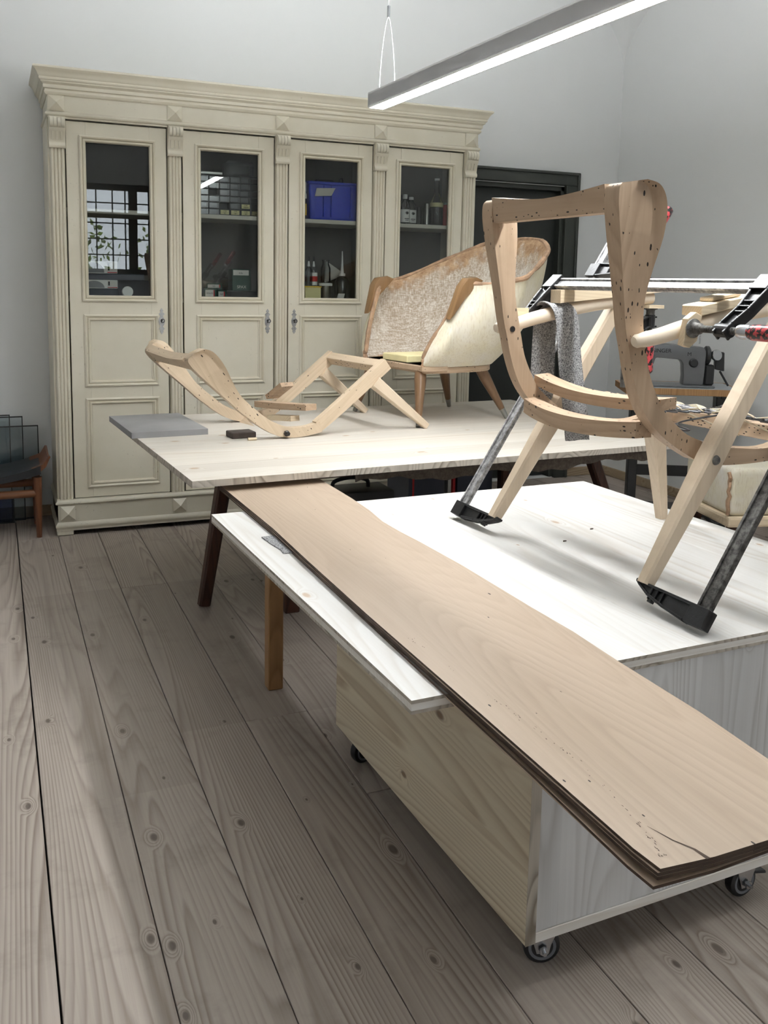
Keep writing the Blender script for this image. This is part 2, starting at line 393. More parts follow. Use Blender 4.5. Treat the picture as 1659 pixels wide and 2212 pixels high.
M['leather'] = plain('black_leather', (.012,.012,.014,1), .36, var=.2, scale=14, bmp=.2, fine=160)
M['white'] = plain('white_plastic', lin(228,228,226), .45, var=.02)
M['blueplastic'] = plain('blue_plastic', lin(40,62,190), .32, var=.06, scale=6)
M['tape'] = plain('paper_tape', lin(216,214,208), .8, var=.05)
M['greenbox'] = plain('green_carton', lin(22,64,50), .6)
M['darkblue'] = plain('dark_blue_carton', lin(36,46,62), .6)
M['slate'] = plain('slate_blue_cover', lin(66,70,84), .6, var=.05)
M['label_cream'] = plain('cream_paper', lin(222,214,160), .8, var=.03)
M['yellow'] = plain('yellow_label', lin(226,190,60), .6)
M['red'] = plain('red_print', lin(190,40,42), .6)
M['ink'] = plain('black_ink', (.01,.01,.01,1), .8)
M['tin'] = plain('tin', lin(150,150,146), .3, metal=1)
M['disc'] = plain('grey_disc_print', lin(130,132,136), .6)
M['blackplastic'] = plain('black_plastic', (.016,.016,.018,1), .5)
M['grey_enamel'] = plain('grey_enamel', lin(104,105,106), .32, metal=.2, var=.05)
M['dark_enamel'] = plain('dark_enamel', (.02,.02,.02,1), .35)
M['greytop'] = plain('grey_linoleum', lin(168,172,176), .4, var=.03)
M['liquid'] = plain('dark_liquid', (.015,.01,.008,1), .15)
M['foam'] = plain('yellow_foam', lin(232,220,170), .9, var=.05)
M['hedge'] = plain('foliage', lin(120,140,60), .8, var=.35, scale=9)
M['mirror_frame'] = M['darkwood']
# ------------------------------------------------------------------ room shell
XL, XR, YF, YB = -1.70, 3.92, -2.0, 5.23
ZSPRING, RISE = 2.72, 0.95
def wall(name, m): return struct(m.build(name, M['wall']))
def vault_z(x, y):
    hx, hy = (XR-XL)/2, (YB-YF)/2
    a = min(1, abs(x-(XL+XR)/2)/hx); b = min(1, abs(y-(YF+YB)/2)/hy)
    return ZSPRING+RISE*max((1-a**2.2)**.5 if a < 1 else 0, (1-b**2.2)**.5 if b < 1 else 0)
ZT = ZSPRING+RISE+.05
# floor: dark bed and planks
fl = MB().box(XL-.15, XR+.15, YF-.26, YB+.3, -.06, -.028).build('floor', M['floor_dark']); struct(fl)
BW = .1935; x = .0655-BW*10; k = 0
while x < XR:
    gap = .0065 if k == 10 else .0022
    a, b = max(x+gap/2, XL), min(x+BW-.0011, XR)
    cuts = [YF, random.choice((.15, .4, .75, 4.4, 4.75)), YB]
    if k == 13: cuts = [YF, 2.52, YB]
    if k == 12: cuts = [YF, .5, 3.86, YB]
    if k == 14: cuts = [YF, 2.03, YB]
    for j in range(len(cuts)-1):
        if b-a < .02: continue
        y0, y1 = cuts[j]+.0006, cuts[j+1]-.0006
        cx, cy = (a+b)/2, (y0+y1)/2; w, l = (b-a)/2, (y1-y0)/2
        ob = MB().box(-w, w, -l, l, -.026, 0).build('floor_board', M['floor'], bevel=.0012)
        ob.parent = fl; ob.location = (cx, cy, random.uniform(-.0006, .0))
    x += BW; k += 1
# back wall with a door opening
DX0, DX1, DZ = 2.72, 3.50, 1.955
m = MB(); T = .14
m.box(XL-T, DX0, YB, YB+T, -.03, ZT); m.box(DX1, XR+T, YB, YB+T, -.03, ZT); m.box(DX0, DX1, YB, YB+T, DZ, ZT)
m.box(DX0-.05, DX1+.05, YB+T+.002, YB+T+.06, -.03, DZ+.1); m.box(DX0, DX1, YB, YB+T, -.03, .004)  # unseen backing behind the door opening, added to stop light leaking in
wall('wall_back', m)
wall('wall_right', MB().box(XR, XR+T, YF, YB, -.03, ZT))
wall('wall_left', MB().box(XL-T, XL, YF, YB, -.03, ZT))
# wall behind the camera with a window
WX0, WX1, WZ0, WZ1 = .92, 2.12, 1.34, 2.42
m = MB()
m.box(XL-T, WX0, YF-.25, YF, -.03, ZT); m.box(WX1, XR+T, YF-.25, YF, -.03, ZT)
m.box(WX0, WX1, YF-.25, YF, -.03, WZ0); m.box(WX0, WX1, YF-.25, YF, WZ1, ZT)
wall('wall_front', m)
# groin-vaulted ceiling
nx, ny = 72, 92; vs_ = []; fs_ = []
for j in range(ny+1):
    for i in range(nx+1):
        tx = .5-.5*math.cos(PI*i/nx); ty = .5-.5*math.cos(PI*j/ny)
        X, Y = XL+(XR-XL)*tx, YF+(YB-YF)*ty; vs_.append((X, Y, vault_z(X, Y)))
for j in range(ny):
    for i in range(nx):
        a = j*(nx+1)+i; fs_.append((a, a+1, a+nx+2, a+nx+1))
ce = MB().add(vs_, fs_).build('ceiling', M['ceil'], smooth=True); struct(ce)
struct(MB().box(XL-T, XR+T, YF-.25, YB+T, ZT+.01, ZT+.09).build('ceiling_slab', M['ceil'], parent=ce))
# door
d = MB()
d.box(DX0-.012, DX0+.09, YB-.03, YB+.03, 0, DZ+.005); d.box(DX1-.005, DX1+.09, YB-.03, YB+.03, 0, DZ+.005); d.box(DX0-.012, DX1+.09, YB-.03, YB+.03, DZ+.005, DZ+.08)
door = d.build('door_1', M['door'], bevel=.004); struct(door)
d = MB(); d.box(DX0, DX0+.03, YB, YB+.1, 0, DZ); d.box(DX1-.03, DX1, YB, YB+.1, 0, DZ); d.box(DX0, DX1, YB, YB+.1, DZ-.03, DZ)
d.build('door_jamb', M['door'], door, bevel=.003)
d = MB(); d.box(DX1+.075, DX1+.095, YB-.042, YB, 0, DZ+.09); d.box(DX0-.012, DX1+.095, YB-.042, YB, DZ+.072, DZ+.09)
d.build('door_frame_bead', M['door'], door, bevel=.004)
MB().box(DX0+.03, DX1-.03, YB+.06, YB+.10, .01, DZ-.03).build('door_leaf', M['door_leaf'], door)
d = MB().box(3.39, 3.44, YB+.050, YB+.062, .80, .98)
dp = d.build('lock_plate', M['dark_enamel'], door)
MB().tube([(3.415, YB+.055, .93), (3.415, YB+.01, .93), (3.39, YB+.0, .93), (3.31, YB+.0, .925)], [.008,.008,.009,.008], 8).build('door_handle', M['brass'], door, smooth=True)
# skirting
def skirt(name, m): return struct(m.build(name, M['skirt'], bevel=.003))
m = MB(); m.box(XL, DX0-.013, YB-.015, YB, .0, .06); m.box(DX1+.096, XR, YB-.015, YB, .0, .06); skirt('baseboard_back', m)
skirt('baseboard_right', MB().box(XR-.015, XR, YF, YB-.016, 0, .06))
skirt('baseboard_left', MB().box(XL, XL+.015, YF, YB-.016, 0, .06))
# window behind the camera: dark frame, muntins, panes
wm = MB(); fy0, fy1 = YF-.12, YF-.05
wm.box(WX0, WX0+.06, fy0, fy1, WZ0, WZ1); wm.box(WX1-.06, WX1, fy0, fy1, WZ0, WZ1)
wm.box(WX0, WX1, fy0, fy1, WZ0, WZ0+.07); wm.box(WX0, WX1, fy0, fy1, WZ1-.07, WZ1)
cxm = WX0+.68; wm.box(cxm-.05, cxm+.05, fy0, fy1, WZ0, WZ1); wm.box(WX0, WX1, fy0, fy1, 2.02, 2.09)
win = wm.build('window_1', M['darkwood'], bevel=.004); struct(win)
gm = MB()
for xx in (WX0+.06+.19, WX0+.06+.38, WX0+.06+.53, cxm+.19, cxm+.36): gm.box(xx-.007, xx+.007, fy0+.02, fy1-.02, WZ0+.07, WZ1-.07)
for zz in (1.58, 1.77, 1.96, 2.20): gm.box(WX0+.06, WX1-.06, fy0+.02, fy1-.02, zz-.007, zz+.007)
gm.build('window_bars', M['steel_dark'], win)
for i, (a, b, c0, c1) in enumerate(((WX0+.06, cxm-.05, WZ0+.07, 2.02), (cxm+.05, WX1-.06, WZ0+.07, 2.02), (WX0+.06, cxm-.05, 2.09, WZ1-.07), (cxm+.05, WX1-.06, 2.09, WZ1-.07))):
    MB().box(a, b, fy0+.03, fy0+.034, c0, c1).build('window_pane', glass_mat('window_pane_glass', (1,1,1,1), 1.3) if i == 0 else bpy.data.materials['window_pane_glass'], win)
# shrubs outside that window
def shrub(name, label, c, r):
    n = 340; mb = MB(); rnd = random.Random(name)
    for i in range(n):
        u = Vector((rnd.gauss(0,1), rnd.gauss(0,1), rnd.gauss(0,1))).normalized()*r*rnd.uniform(.55, 1.0); p = Vector(c)+Vector((u.x*1.3, u.y*.6, u.z))
        a = Vector((rnd.gauss(0,1), rnd.gauss(0,1), rnd.gauss(0,1))).normalized()*.055; b = a.cross(u).normalized()*.03
        mb.add([p-a, p+b, p+a, p-b], [(0,1,2,3)])
    ob = mb.build('garden_shrub', M['hedge'], origin=(c[0], c[1], 0)); return tag(ob, label, 'shrub')
shrub('s1', 'loose leafy green shrub outside the barred window, under its wide sash', (.95, -4.2, 1.75), .6)
shrub('s2', 'loose leafy green shrub outside the barred window, under its narrow sash', (2.6, -4.4, 1.7), .6)
po = bpy.data.lights.new('window_daylight', 'AREA'); po.shape = 'RECTANGLE'; po.size = WX1-WX0; po.size_y = WZ1-WZ0
po.cycles.is_portal = True
pob = bpy.data.objects.new('window_daylight', po); C.objects.link(pob); pob.location = ((WX0+WX1)/2, YF-.24, (WZ0+WZ1)/2)
pob.rotation_euler = (PI/2, 0, 0)   # faces into the room (+Y)

# ------------------------------------------------------------------ pendant lamp
LX, LY, LZ = 1.446, 3.444, 1.980          # far end, lower right edge
ang = math.atan(.034)
def pendant(label, x, y, LL):
    lamp = thing('pendant_lamp', label, 'lamp', (x-.036, y, LZ), ang)   # runs towards the camera along -Y
    m = MB(); m.box(-.036, .036, -LL, 0, .006, .052); m.box(-.036, -.030, -LL, 0, 0, .058); m.box(.030, .036, -LL, 0, 0, .058); m.box(-.030, .030, -.002, 0, .0, .058); m.box(-.030, .030, -LL, -LL+.002, .0, .058)
    m.build('lamp_body', M['lampbody'], lamp)
    MB().box(-.0295, .0295, -LL+.0025, -.0025, .0015, .0055).build('diffuser', M['led'], lamp)
    MB().box(-.0295, .0295, -LL+.0025, -.0025, .0525, .0555).build('up_diffuser', M['led_up'], lamp)
    for yy in (-.10, -LL+.35):
        h = ZSPRING+RISE-LZ-.10
        MB().tube([(0, yy, .34), (0, yy, h)], .0015, 6).build('cable', M['steel'], lamp)
        MB().tube([(0, yy, .32), (0, yy, .36)], .006, 10).build('cable_grip', M['chrome'], lamp, smooth=True)
        pts = arc([(-.033, yy, .058), (-.027, yy, .16), (-.014, yy, .27), (0, yy, .32), (.014, yy, .27), (.027, yy, .16), (.033, yy, .058)], 24)
        MB().tube(pts, .0012, 5).build('wire_loop', M['steel'], lamp)
pendant('long white linear pendant lamp with bright strip hanging over the trolley and the spruce panel', LX, LY, 2.4)

# ------------------------------------------------------------------ wardrobe
WB = (1.43, 5.0, 0)
ward = thing('wardrobe', 'tall cream painted four-door wardrobe with glazed upper panes and carved cornice', 'wardrobe', WB)
def wp(m, name, mat=None, parent=None, **kw):
    return m.build(name, mat or M['cream'], parent or ward, origin=WB, **kw)
WXL, WXR, WYF, WYB = .262, 2.602, 4.80, 5.212
wp(MB().box(WXL, WXL+.024, WYF+.01, WYB, .06, 2.10), 'side_panel'); wp(MB().box(WXR-.024, WXR, WYF+.01, WYB, .06, 2.10), 'side_panel')
wp(MB().box(WXL+.024, WXR-.024, WYB-.014, WYB, .06, 2.10), 'back_panel', M['interior'])
for xa in (.827, 1.421, 1.984):
    wp(MB().box(xa, xa+.022, WYF+.02, WYB-.014, .10, 2.06), 'divider', M['interior'])
wp(MB().box(WXL+.024, WXR-.024, WYF+.022, WYB-.014, .10, .125), 'bottom_panel', M['interior'])
wp(MB().box(WXL+.002, WXR-.002, WYF-.015, WYB, 2.055, 2.10), 'top_panel')
for zz in (1.180, 1.618):
    for a, b in ((WXL+.024, .827), (.849, 1.421), (1.443, 1.984), (2.006, WXR-.024)):
        wp(MB().box(a+.001, b-.001, WYF+.034, WYB-.014, zz, zz+.022), 'shelf', M['shelf'], bevel=.002)
# base
wp(MB().box(WXL, WXR, WYF-.022, WYB, .057, .175), 'base_frieze')
wp(MB().sweep_front([(-.02,.160),(.006,.160),(.012,.165),(.012,.171),(.006,.177),(.004,.183),(-.02,.183)], WXL, WXR, WYF-.022, WYB), 'base_bead', smooth=True, angle=50)
wp(MB().sweep_front([(-.02,.026),(.010,.026),(.010,.040),(.014,.044),(.014,.054),(.008,.062),(.004,.068),(-.02,.068)], WXL, WXR, WYF-.022, WYB), 'plinth', smooth=True, angle=50)
for a in (WXL-.008, WXR-.072):
    wp(MB().box(a, a+.08, WYF-.03, WYF+.06, 0, .027), 'foot', bevel=.005); wp(MB().box(a, a+.08, WYB-.08, WYB-.005, 0, .027), 'foot', bevel=.005)
# frieze, cornice
FYF = WYF-.012
wp(MB().box(WXL+.004, WXR-.004, FYF, WYB, 2.08, 2.20), 'frieze')
wp(MB().sweep_front([(-.02,2.062),(.004,2.062),(.010,2.068),(.012,2.075),(.008,2.083),(.003,2.086),(-.02,2.086)], WXL+.004, WXR-.004, FYF, WYB), 'frieze_bead', smooth=True, angle=55)
prof = [(-.03,2.160),(.004,2.160),(.011,2.166),(.014,2.174),(.010,2.182),(.010,2.187),(.017,2.190),(.019,2.198),(.018,2.206),(.024,2.212),(.030,2.216),(.030,2.222),(.036,2.225),(.038,2.231),(.036,2.237),(.041,2.241),(.044,2.250),(.051,2.262),(.060,2.270),(.064,2.274),(.064,2.281),(.058,2.285),(-.03,2.285)]
wp(MB().sweep_front(prof, WXL+.004, WXR-.004, FYF, WYB), 'cornice', smooth=True, angle=35)
def diamond(x0, x1, z0, z1, y, h):
    cx, cz = (x0+x1)/2, (z0+z1)/2
    m = MB().add([(x0,y,z0),(x1,y,z0),(x1,y,z1),(x0,y,z1),(cx,y-h,cz),(x0,y+.004,z0),(x1,y+.004,z0),(x1,y+.004,z1),(x0,y+.004,z1)],
        [(0,1,4),(1,2,4),(2,3,4),(3,0,4),(0,5,6,1),(1,6,7,2),(2,7,8,3),(3,8,5,0),(8,7,6,5)])
    wp(m, 'diamond_block')
PIT = .5617; PW = .073
for i in range(5):
    px0 = .2690+PIT*i
    diamond(px0, px0+PW, 2.088, 2.160, FYF-.006, .026)
    diamond(px0+.004, px0+PW+.002, .079, .152, WYF-.029, .024)
    # reeded pilaster
    pol = [(0, .0)]; yy = 4.786
    pts = [(px0, yy+.03)]
    for r in range(4):
        a = px0+.004+r*(PW-.008)/4; w = (PW-.008)/4
        pts += [(a+.001, yy+.004), (a+w*.22, yy-.002), (a+w*.5, yy-.004), (a+w*.78, yy-.002), (a+w-.001, yy+.004)]
    pts += [(px0+PW, yy+.03)]
    pil = wp(MB().prism(pts, (0,0,0), (1,0,0), (0,1,0), (0,0,1), .184, 1.918), 'pilaster', smooth=True, angle=50)
    # corbel with four scroll ribs
    cm = MB()
    body = [(yy+.02, 1.915), (yy-.012, 1.915), (yy-.016, 1.922), (yy-.016, 1.930), (yy-.010, 1.938), (yy-.008, 1.945), (yy-.012, 1.965), (yy-.020, 1.990), (yy-.030, 2.004), (yy-.030, 2.06), (yy+.02, 2.06)]
    cm.prism(body, (0,0,0), (0,1,0), (0,0,1), (1,0,0), px0-.001, px0+PW+.001)
    for r in range(4):
        a = px0+.002+r*(PW-.004)/4; w = (PW-.004)/4
        ring = [(yy-.024+.020*math.cos(t), 2.032+.026*math.sin(t)) for t in [PI*.45+k*PI*1.1/9 for k in range(10)]]+[(yy-.01, 2.006), (yy-.01, 2.058)]
        cm.prism(ring, (0,0,0), (0,1,0), (0,0,1), (1,0,0), a+.001, a+w-.001)
    for r in range(3):
        a = px0+.012+r*.0195
        cm.hexa([(a,yy-.012,1.953),(a+.010,yy-.012,1.953),(a+.010,yy,1.953),(a,yy,1.953),(a,yy-.025,1.990),(a+.010,yy-.025,1.990),(a+.010,yy,1.990),(a,yy,1.990)])
    wp(cm, 'corbel', parent=pil, smooth=True, angle=40)
def frame_ring(m, x0, x1, z0, z1, prof):
    """mitred picture-frame moulding: prof = (inset, y)"""
    secs = []
    for (X, Z, sx, sz) in ((x0,z0,1,1),(x1,z0,-1,1),(x1,z1,-1,-1),(x0,z1,1,-1),(x0,z0,1,1)):
        secs.append([(X+sx*d, y, Z+sz*d) for d, y in prof])
    n = len(prof); vs_ = [p for S in secs for p in S]; fs = []
    for i in range(4):
        for k in range(n): fs.append((i*n+k, i*n+(k+1) % n, (i+1)*n+(k+1) % n, (i+1)*n+k))
    return m.add(vs_, fs)
DY = 4.797
lock_right = (True, True, False, False)
for i in range(4):
    x0, x1 = .2690+PIT*i+PW+.004, .2690+PIT*(i+1)-.006; z0, z1 = .186, 2.048
    gx0, gx1, gz0, gz1 = x0+.090, x1-.084, 1.212, 1.955
    p = [(gx0, gx1, gz0, gz1), (x0+.093, x1-.078, .783, 1.089), (x0+.093, x1-.078, .264, .667)]
    m = MB(); t0, t1 = DY, DY+.022
    m.box(x0, gx0, t0, t1, z0, z1); m.box(gx1, x1, t0, t1, z0, z1)
    zc = [z0, p[2][2], p[2][3], p[1][2], p[1][3], gz0, gz1, z1]
    for q in range(0, 8, 2): m.box(gx0, gx1, t0, t1, zc[q], zc[q+1])
    door_ = wp(m, 'door', bevel=.0012)
    gw, gh = (gx1-gx0)/2, (gz1-gz0)/2
    gp = MB().box(-gw, gw, -.0012, .0012, -gh, gh).build('glass_pane', M['glass'], door_)
    gp.location = Vector(((gx0+gx1)/2, t0+.0125, (gz0+gz1)/2))-Vector(WB)
    mo = [(-.030, DY+.001), (-.030, DY-.010), (-.024, DY-.013), (-.018, DY-.010), (-.015, DY-.004), (-.011, DY-.008), (-.004, DY-.009), (.001, DY-.002), (.001, DY+.010), (-.006, DY+.010)]
    wp(frame_ring(MB(), gx0, gx1, gz0, gz1, mo), 'glazing_moulding', parent=door_, smooth=True, angle=35)
    for k in (1, 2):
        a, b, c0, c1 = p[k]
        mo2 = [(-.029, DY+.001), (-.029, DY-.006), (-.022, DY-.010), (-.016, DY-.006), (-.012, DY-.002), (-.008, DY-.007), (-.002, DY-.006), (.003, DY+.004), (.003, DY+.012), (-.01, DY+.012)]
        wp(frame_ring(MB(), a, b, c0, c1, mo2), 'panel_moulding', parent=door_, smooth=True, angle=35)
        wp(MB().box(a-.006, b+.006, DY+.006, DY+.015, c0-.006, c1+.006), 'panel', parent=door_)
    ex = x1-.033 if lock_right[i] else x0+.033
    half = [(0,.067),(.006,.058),(.009,.053),(.004,.047),(.012,.040),(.015,.036),(.009,.031),(.007,.024),(.012,.016),(.015,.006),(.015,-.006),(.012,-.018),(.006,-.028),(.012,-.036),(.015,-.040),(.007,-.048),(.009,-.055),(.004,-.062),(0,-.067)]
    poly = [(ex+a, 1.085+b) for a, b in half]+[(ex-a, 1.085+b) for a, b in reversed(half[1:-1])]
    es = wp(MB().prism(poly, (0,0,0), (1,0,0), (0,0,1), (0,-1,0), -(DY), -(DY-.0025)), 'escutcheon', M['pewter'], parent=door_)
    kh = MB().lathe([(.0045,0),(.0045,.004)], (ex, DY-.0005, 1.090), 12, (0,-1,0)); kh.box(ex-.002, ex+.002, DY-.0045, DY-.0005, 1.077, 1.090)
    o = wp(kh, 'keyhole', M['black_gap'], parent=door_)
    kk = MB().tube([(ex, DY, 1.088), (ex, DY-.022, 1.088)], .0025, 8)
    kk.tube([(ex+.009*math.sin(t), DY-.03, 1.088+.009*math.cos(t)) for t in [2*PI*j/12 for j in range(12)]], .002, 6, closed=True)
    if i in (0, 1, 2): wp(kk, 'key', M['blackpaint'], parent=door_, smooth=True)

# ------------------------------------------------------------------ things in the wardrobe
SH1, SH2 = 1.202, 1.640
def obox(name, label, cat, x0, x1, y0, y1, z0, z1, mat, group=None, bevel=.002, root=True):
    o = MB().box(x0, x1, y0, y1, z0, z1).build(name, mat, origin=((x0+x1)/2, (y0+y1)/2, z0), bevel=bevel)
    return tag(o, label, cat, group)
def child_box(parent, name, x0, x1, y0, y1, z0, z1, mat, bevel=0):
    return MB().box(x0, x1, y0, y1, z0, z1).build(name, mat, parent, origin=parent.location, bevel=bevel)
# left bay
for k, (za, zb, lab) in enumerate(((1.202, 1.245, 'dark blue flat carton at the bottom of the disc boxes'), )):
    obox('flat_carton', lab, 'box', .40, .585, 4.87, 5.08, za, zb, M['darkblue'])
for za, zb, lab in ((1.246, 1.290, 'white disc carton lying directly on the dark blue carton'), (1.322, 1.384, 'white disc carton on top of the pile, above the blue lid')):
    o = obox('disc_carton', lab, 'box', .40, .585, 4.87, 5.06, za, zb, M['white'])
    MB().prism([(.47+.05*math.cos(t), za+.004+(zb-za-.008)*.98*max(0, math.sin(t))*.98+.0) for t in [PI*j/14 for j in range(15)]], (0,0,0), (1,0,0), (0,0,1), (0,-1,0), -4.8695, -4.869).build('disc_print', M['disc'], o, origin=o.location)
    child_box(o, 'label', .535, .582, 4.8688, 4.8698, za+.012, zb-.004, M['tape']); child_box(o, 'red_stripe', .535, .583, 4.8684, 4.8698, za+.004, za+.008, M['red'])
    child_box(o, 'barcode', .538, .546, 4.8682, 4.8690, za+.016, zb-.008, M['ink'])
obox('blue_case', 'shallow slate blue case between the two white disc cartons', 'case', .40, .72, 4.88, 5.08, 1.2905, 1.3215, M['slate'])
obox('grey_case', 'dark grey upright case behind the tape roll in the left bay', 'case', .60, .76, 4.99, 5.08, 1.202, 1.29, M['slate'])
t = tag(MB().lathe([(.012,0),(.026,0),(.028,.004),(.028,.018),(.026,.022),(.012,.022)], (.632, 4.875, 1.230), 20, (0,-1,.15)).build('tape_roll', M['white'], origin=(.632,4.87,1.202), smooth=True), 'small white tape roll standing at the bottom of the left bay', 'tape roll')
# second bay: drawer cabinet
dc = thing('drawer_cabinet', 'black small-parts cabinet with clear drawers on the upper shelf', 'drawer cabinet', (1.175, 4.98, SH2))
DX, DYc = (1.005, 1.345), (4.90, 5.07)
m = MB(); cols, rows = 6, 6; dw, dh = (DX[1]-DX[0])/cols, .205/rows
m.box(DX[0], DX[1], DYc[0]+.05, DYc[1], SH2, SH2+.212)
for r in range(rows+1): m.box(DX[0], DX[1], DYc[0], DYc[1], SH2+r*dh, SH2+r*dh+.004)
for q in range(cols+1): m.box(DX[0]+q*dw-.002, DX[0]+q*dw+.002, DYc[0], DYc[1], SH2, SH2+.209)
m.build('cabinet_body', M['blackplastic'], dc, origin=dc.location)
for r in range(rows):
    for q in range(cols):
        if (r, q) in ((1, 2), (3, 1)): continue
        a = DX[0]+q*dw+.0035; z = SH2+r*dh+.0055
        dr = MB().box(a, a+dw-.007, DYc[0]-.003, DYc[0]+.0, z, z+dh-.008).build('drawer', M['clear_grey'], dc, origin=dc.location)
        MB().box(a+.012, a+dw-.019, DYc[0]-.010, DYc[0]-.003, z+.008, z+.011).build('drawer_pull', M['clear_grey'], dr, origin=dc.location)
        if (r == 0 and q in (2, 3, 4, 5)) or (r == 1 and q == 4):
            lb = MB().box(a+.002, a+dw-.010, DYc[0]-.0045, DYc[0]-.0032, z+.002, z+dh-.010).build('label_slip', M['label_cream'], dr, origin=dc.location)
            rnd = random.Random(r*7+q)
            text_part('handwriting', {(0,2):'CW\n#1',(0,3):'CW\n#2',(0,4):'CW\n#3',(0,5):'CW\n#4',(1,4):'CW\nTISCH'}[(r, q)], .010, M['ink'], dr, (a+dw/2-.003-dc.location.x, DYc[0]-.0052-dc.location.y, z+.015-dc.location.z), (PI/2, 0, 0))
obox('clear_tub', 'pale translucent food tub on top of the drawer cabinet', 'tub', 1.165, 1.315, 4.93, 5.05, 1.853, 1.935, M['clear_grey'], bevel=.012)
obox('flat_tin', 'flat grey tin lying on top of the drawer cabinet', 'tin', 1.02, 1.14, 4.92, 5.02, 1.853, 1.868, M['tin'])
def green_carton(x0, x1, z0, z1, y0, y1, lab, txt=None, labtxt=None):
    o = obox('screw_carton', lab, 'box', x0, x1, y0, y1, z0, z1, M['greenbox'])
    l = child_box(o, 'label', x0+.006, x1-.012, y0-.0012, y0, z1-.034 if txt else z0+.012, z1-.006 if txt else z1-.006, M['tape'])
    if txt: text_part('print', txt, .022, M['tape'], o, ((x0+x1)/2-o.location.x, y0-.001-o.location.y, .012), (PI/2, 0, 0))
    if labtxt:
        zz = (z1-.026 if txt else (z0+z1)/2-.002)
        text_part('label_text', labtxt, .013, M['ink'], o, ((x0+x1)/2-.004-o.location.x, y0-.0018-o.location.y, zz-o.location.z), (PI/2, 0, 0))
    if not txt: child_box(o, 'red_stripe', x1-.018, x1-.012, y0-.0014, y0, z0+.012, z1-.006, M['red'])
    return o
green_carton(1.198, 1.302, 1.246, 1.362, 4.95, 5.04, 'upright dark green screw carton standing on the clear tray', 'SPAX', '4,0x')
green_carton(1.028, 1.095, 1.202, 1.254, 4.87, 4.95, 'small green screw carton beside the door edge, white label with red stripe', None, '4,0x35')
green_carton(1.098, 1.150, 1.202, 1.246, 4.87, 4.95, 'small green screw carton between its twin and the clear tray', None, '4,0')
green_carton(1.062, 1.148, 1.2465, 1.282, 4.97, 5.05, 'small green screw carton sitting behind the two low green cartons', None, '3,5')
obox('box_riser', 'plain brown carton under the raised green screw carton', 'box', 1.062, 1.148, 4.965, 5.055, 1.202, 1.246, M['brownblock'])
obox('clear_tray', 'flat clear plastic tray under the upright green screw carton', 'tray', 1.17, 1.338, 4.88, 5.05, 1.202, 1.245, M['clear_grey'], bevel=.006)
# third bay
bb = thing('storage_bin', 'deep blue plastic storage bin with a taped paper label on the shelf', 'bin', (1.75, 4.98, SH2))
def taper_box(m, x0, x1, y0, y1, z0, z1, t):
    return m.hexa([(x0+t,y0+t,z0),(x1-t,y0+t,z0),(x1-t,y1-t,z0),(x0+t,y1-t,z0),(x0,y0,z1),(x1,y0,z1),(x1,y1,z1),(x0,y1,z1)])
m = MB(); taper_box(m, 1.612, 1.915, 4.89, 5.12, SH2+.001, 1.842, .014); m.build('bin_body', M['blueplastic'], bb, origin=bb.location, bevel=.016, seg=3, smooth=True)
m = MB(); m.box(1.604, 1.923, 4.882, 4.897, 1.834, 1.850); m.box(1.604, 1.923, 5.113, 5.128, 1.834, 1.850); m.box(1.604, 1.619, 4.882, 5.128, 1.834, 1.850); m.box(1.908, 1.923, 4.882, 5.128, 1.834, 1.850)
m.build('bin_rim', M['blueplastic'], bb, origin=bb.location, bevel=.004)
for xx in (1.70, 1.745, 1.86): MB().box(xx-.003, xx+.003, 4.886, 4.902, 1.66, 1.83).build('bin_rib', M['blueplastic'], bb, origin=bb.location, bevel=.002)
m = MB().add([(1.645,4.8835,1.768),(1.742,4.8835,1.775),(1.765,4.8835,1.818),(1.655,4.8835,1.812),(1.645,4.8845,1.768),(1.742,4.8845,1.775),(1.765,4.8845,1.818),(1.655,4.8845,1.812)], [(0,1,2,3),(7,6,5,4),(0,4,5,1),(1,5,6,2),(2,6,7,3),(3,7,4,0)])
m.build('paper_label', M['tape'], bb, origin=bb.location)
MB().tube(arc([(1.832,5.0,1.84),(1.832,5.0,1.875),(1.840,5.0,1.886),(1.850,5.0,1.878),(1.850,5.0,1.84)], 16), .005, 8).build('hook', M['blackplastic'], bb, origin=bb.location, smooth=True)
MB().box(1.66, 1.78, 4.93, 5.07, 1.842, 1.866).build('bin_contents', M['blackplastic'], bb, origin=bb.location, bevel=.01)
def bottle(name, label, cat, x, y, z, parts, group=None):
    o = thing(name, label, cat, (x, y, z), 0, group)
    for nm, prof, mat in parts: MB().lathe(prof, (0,0,0), 20).build(nm, mat, o, smooth=True)
    return o
bottle('spray_can', 'spray can with yellow label and white cap beside the blue bin', 'spray can', 1.582, 4.90, SH2, [('can', [(.020,0),(.021,.004),(.021,.022)], M['slate']), ('can_label', [(.0212,.022),(.0212,.085)], M['yellow']), ('can_band', [(.021,.085),(.021,.112)], M['ink']), ('can_top', [(.021,.112),(.021,.135),(.015,.150)], M['white']), ('cap', [(.018,.150),(.018,.198),(.015,.202)], M['white'])])
for k, (bx, lab) in enumerate(((1.628, 'pointed glue bottle with clear body beside the wardrobe door post'), (1.664, 'pointed glue bottle with red and white label next to the clear jar'))):
    o = bottle('glue_bottle', lab, 'bottle', bx, 4.93+.02*k, 1.2775, [('body', [(.020,0),(.021,.006),(.021,.085),(.015,.100),(.009,.108)], M['clear_grey']), ('spout', [(.008,.108),(.004,.140)], M['white']), ('tip', [(.005,.138),(.003,.165)], M['blackplastic'])])
    if k == 1:
        MB().lathe([(.0213,.005),(.0213,.075)], (0,0,0), 20).build('label_band', M['white'], o, smooth=True)
        MB().lathe([(.0216,.025),(.0216,.055)], (0,0,0), 20).build('red_band', M['red'], o, smooth=True)
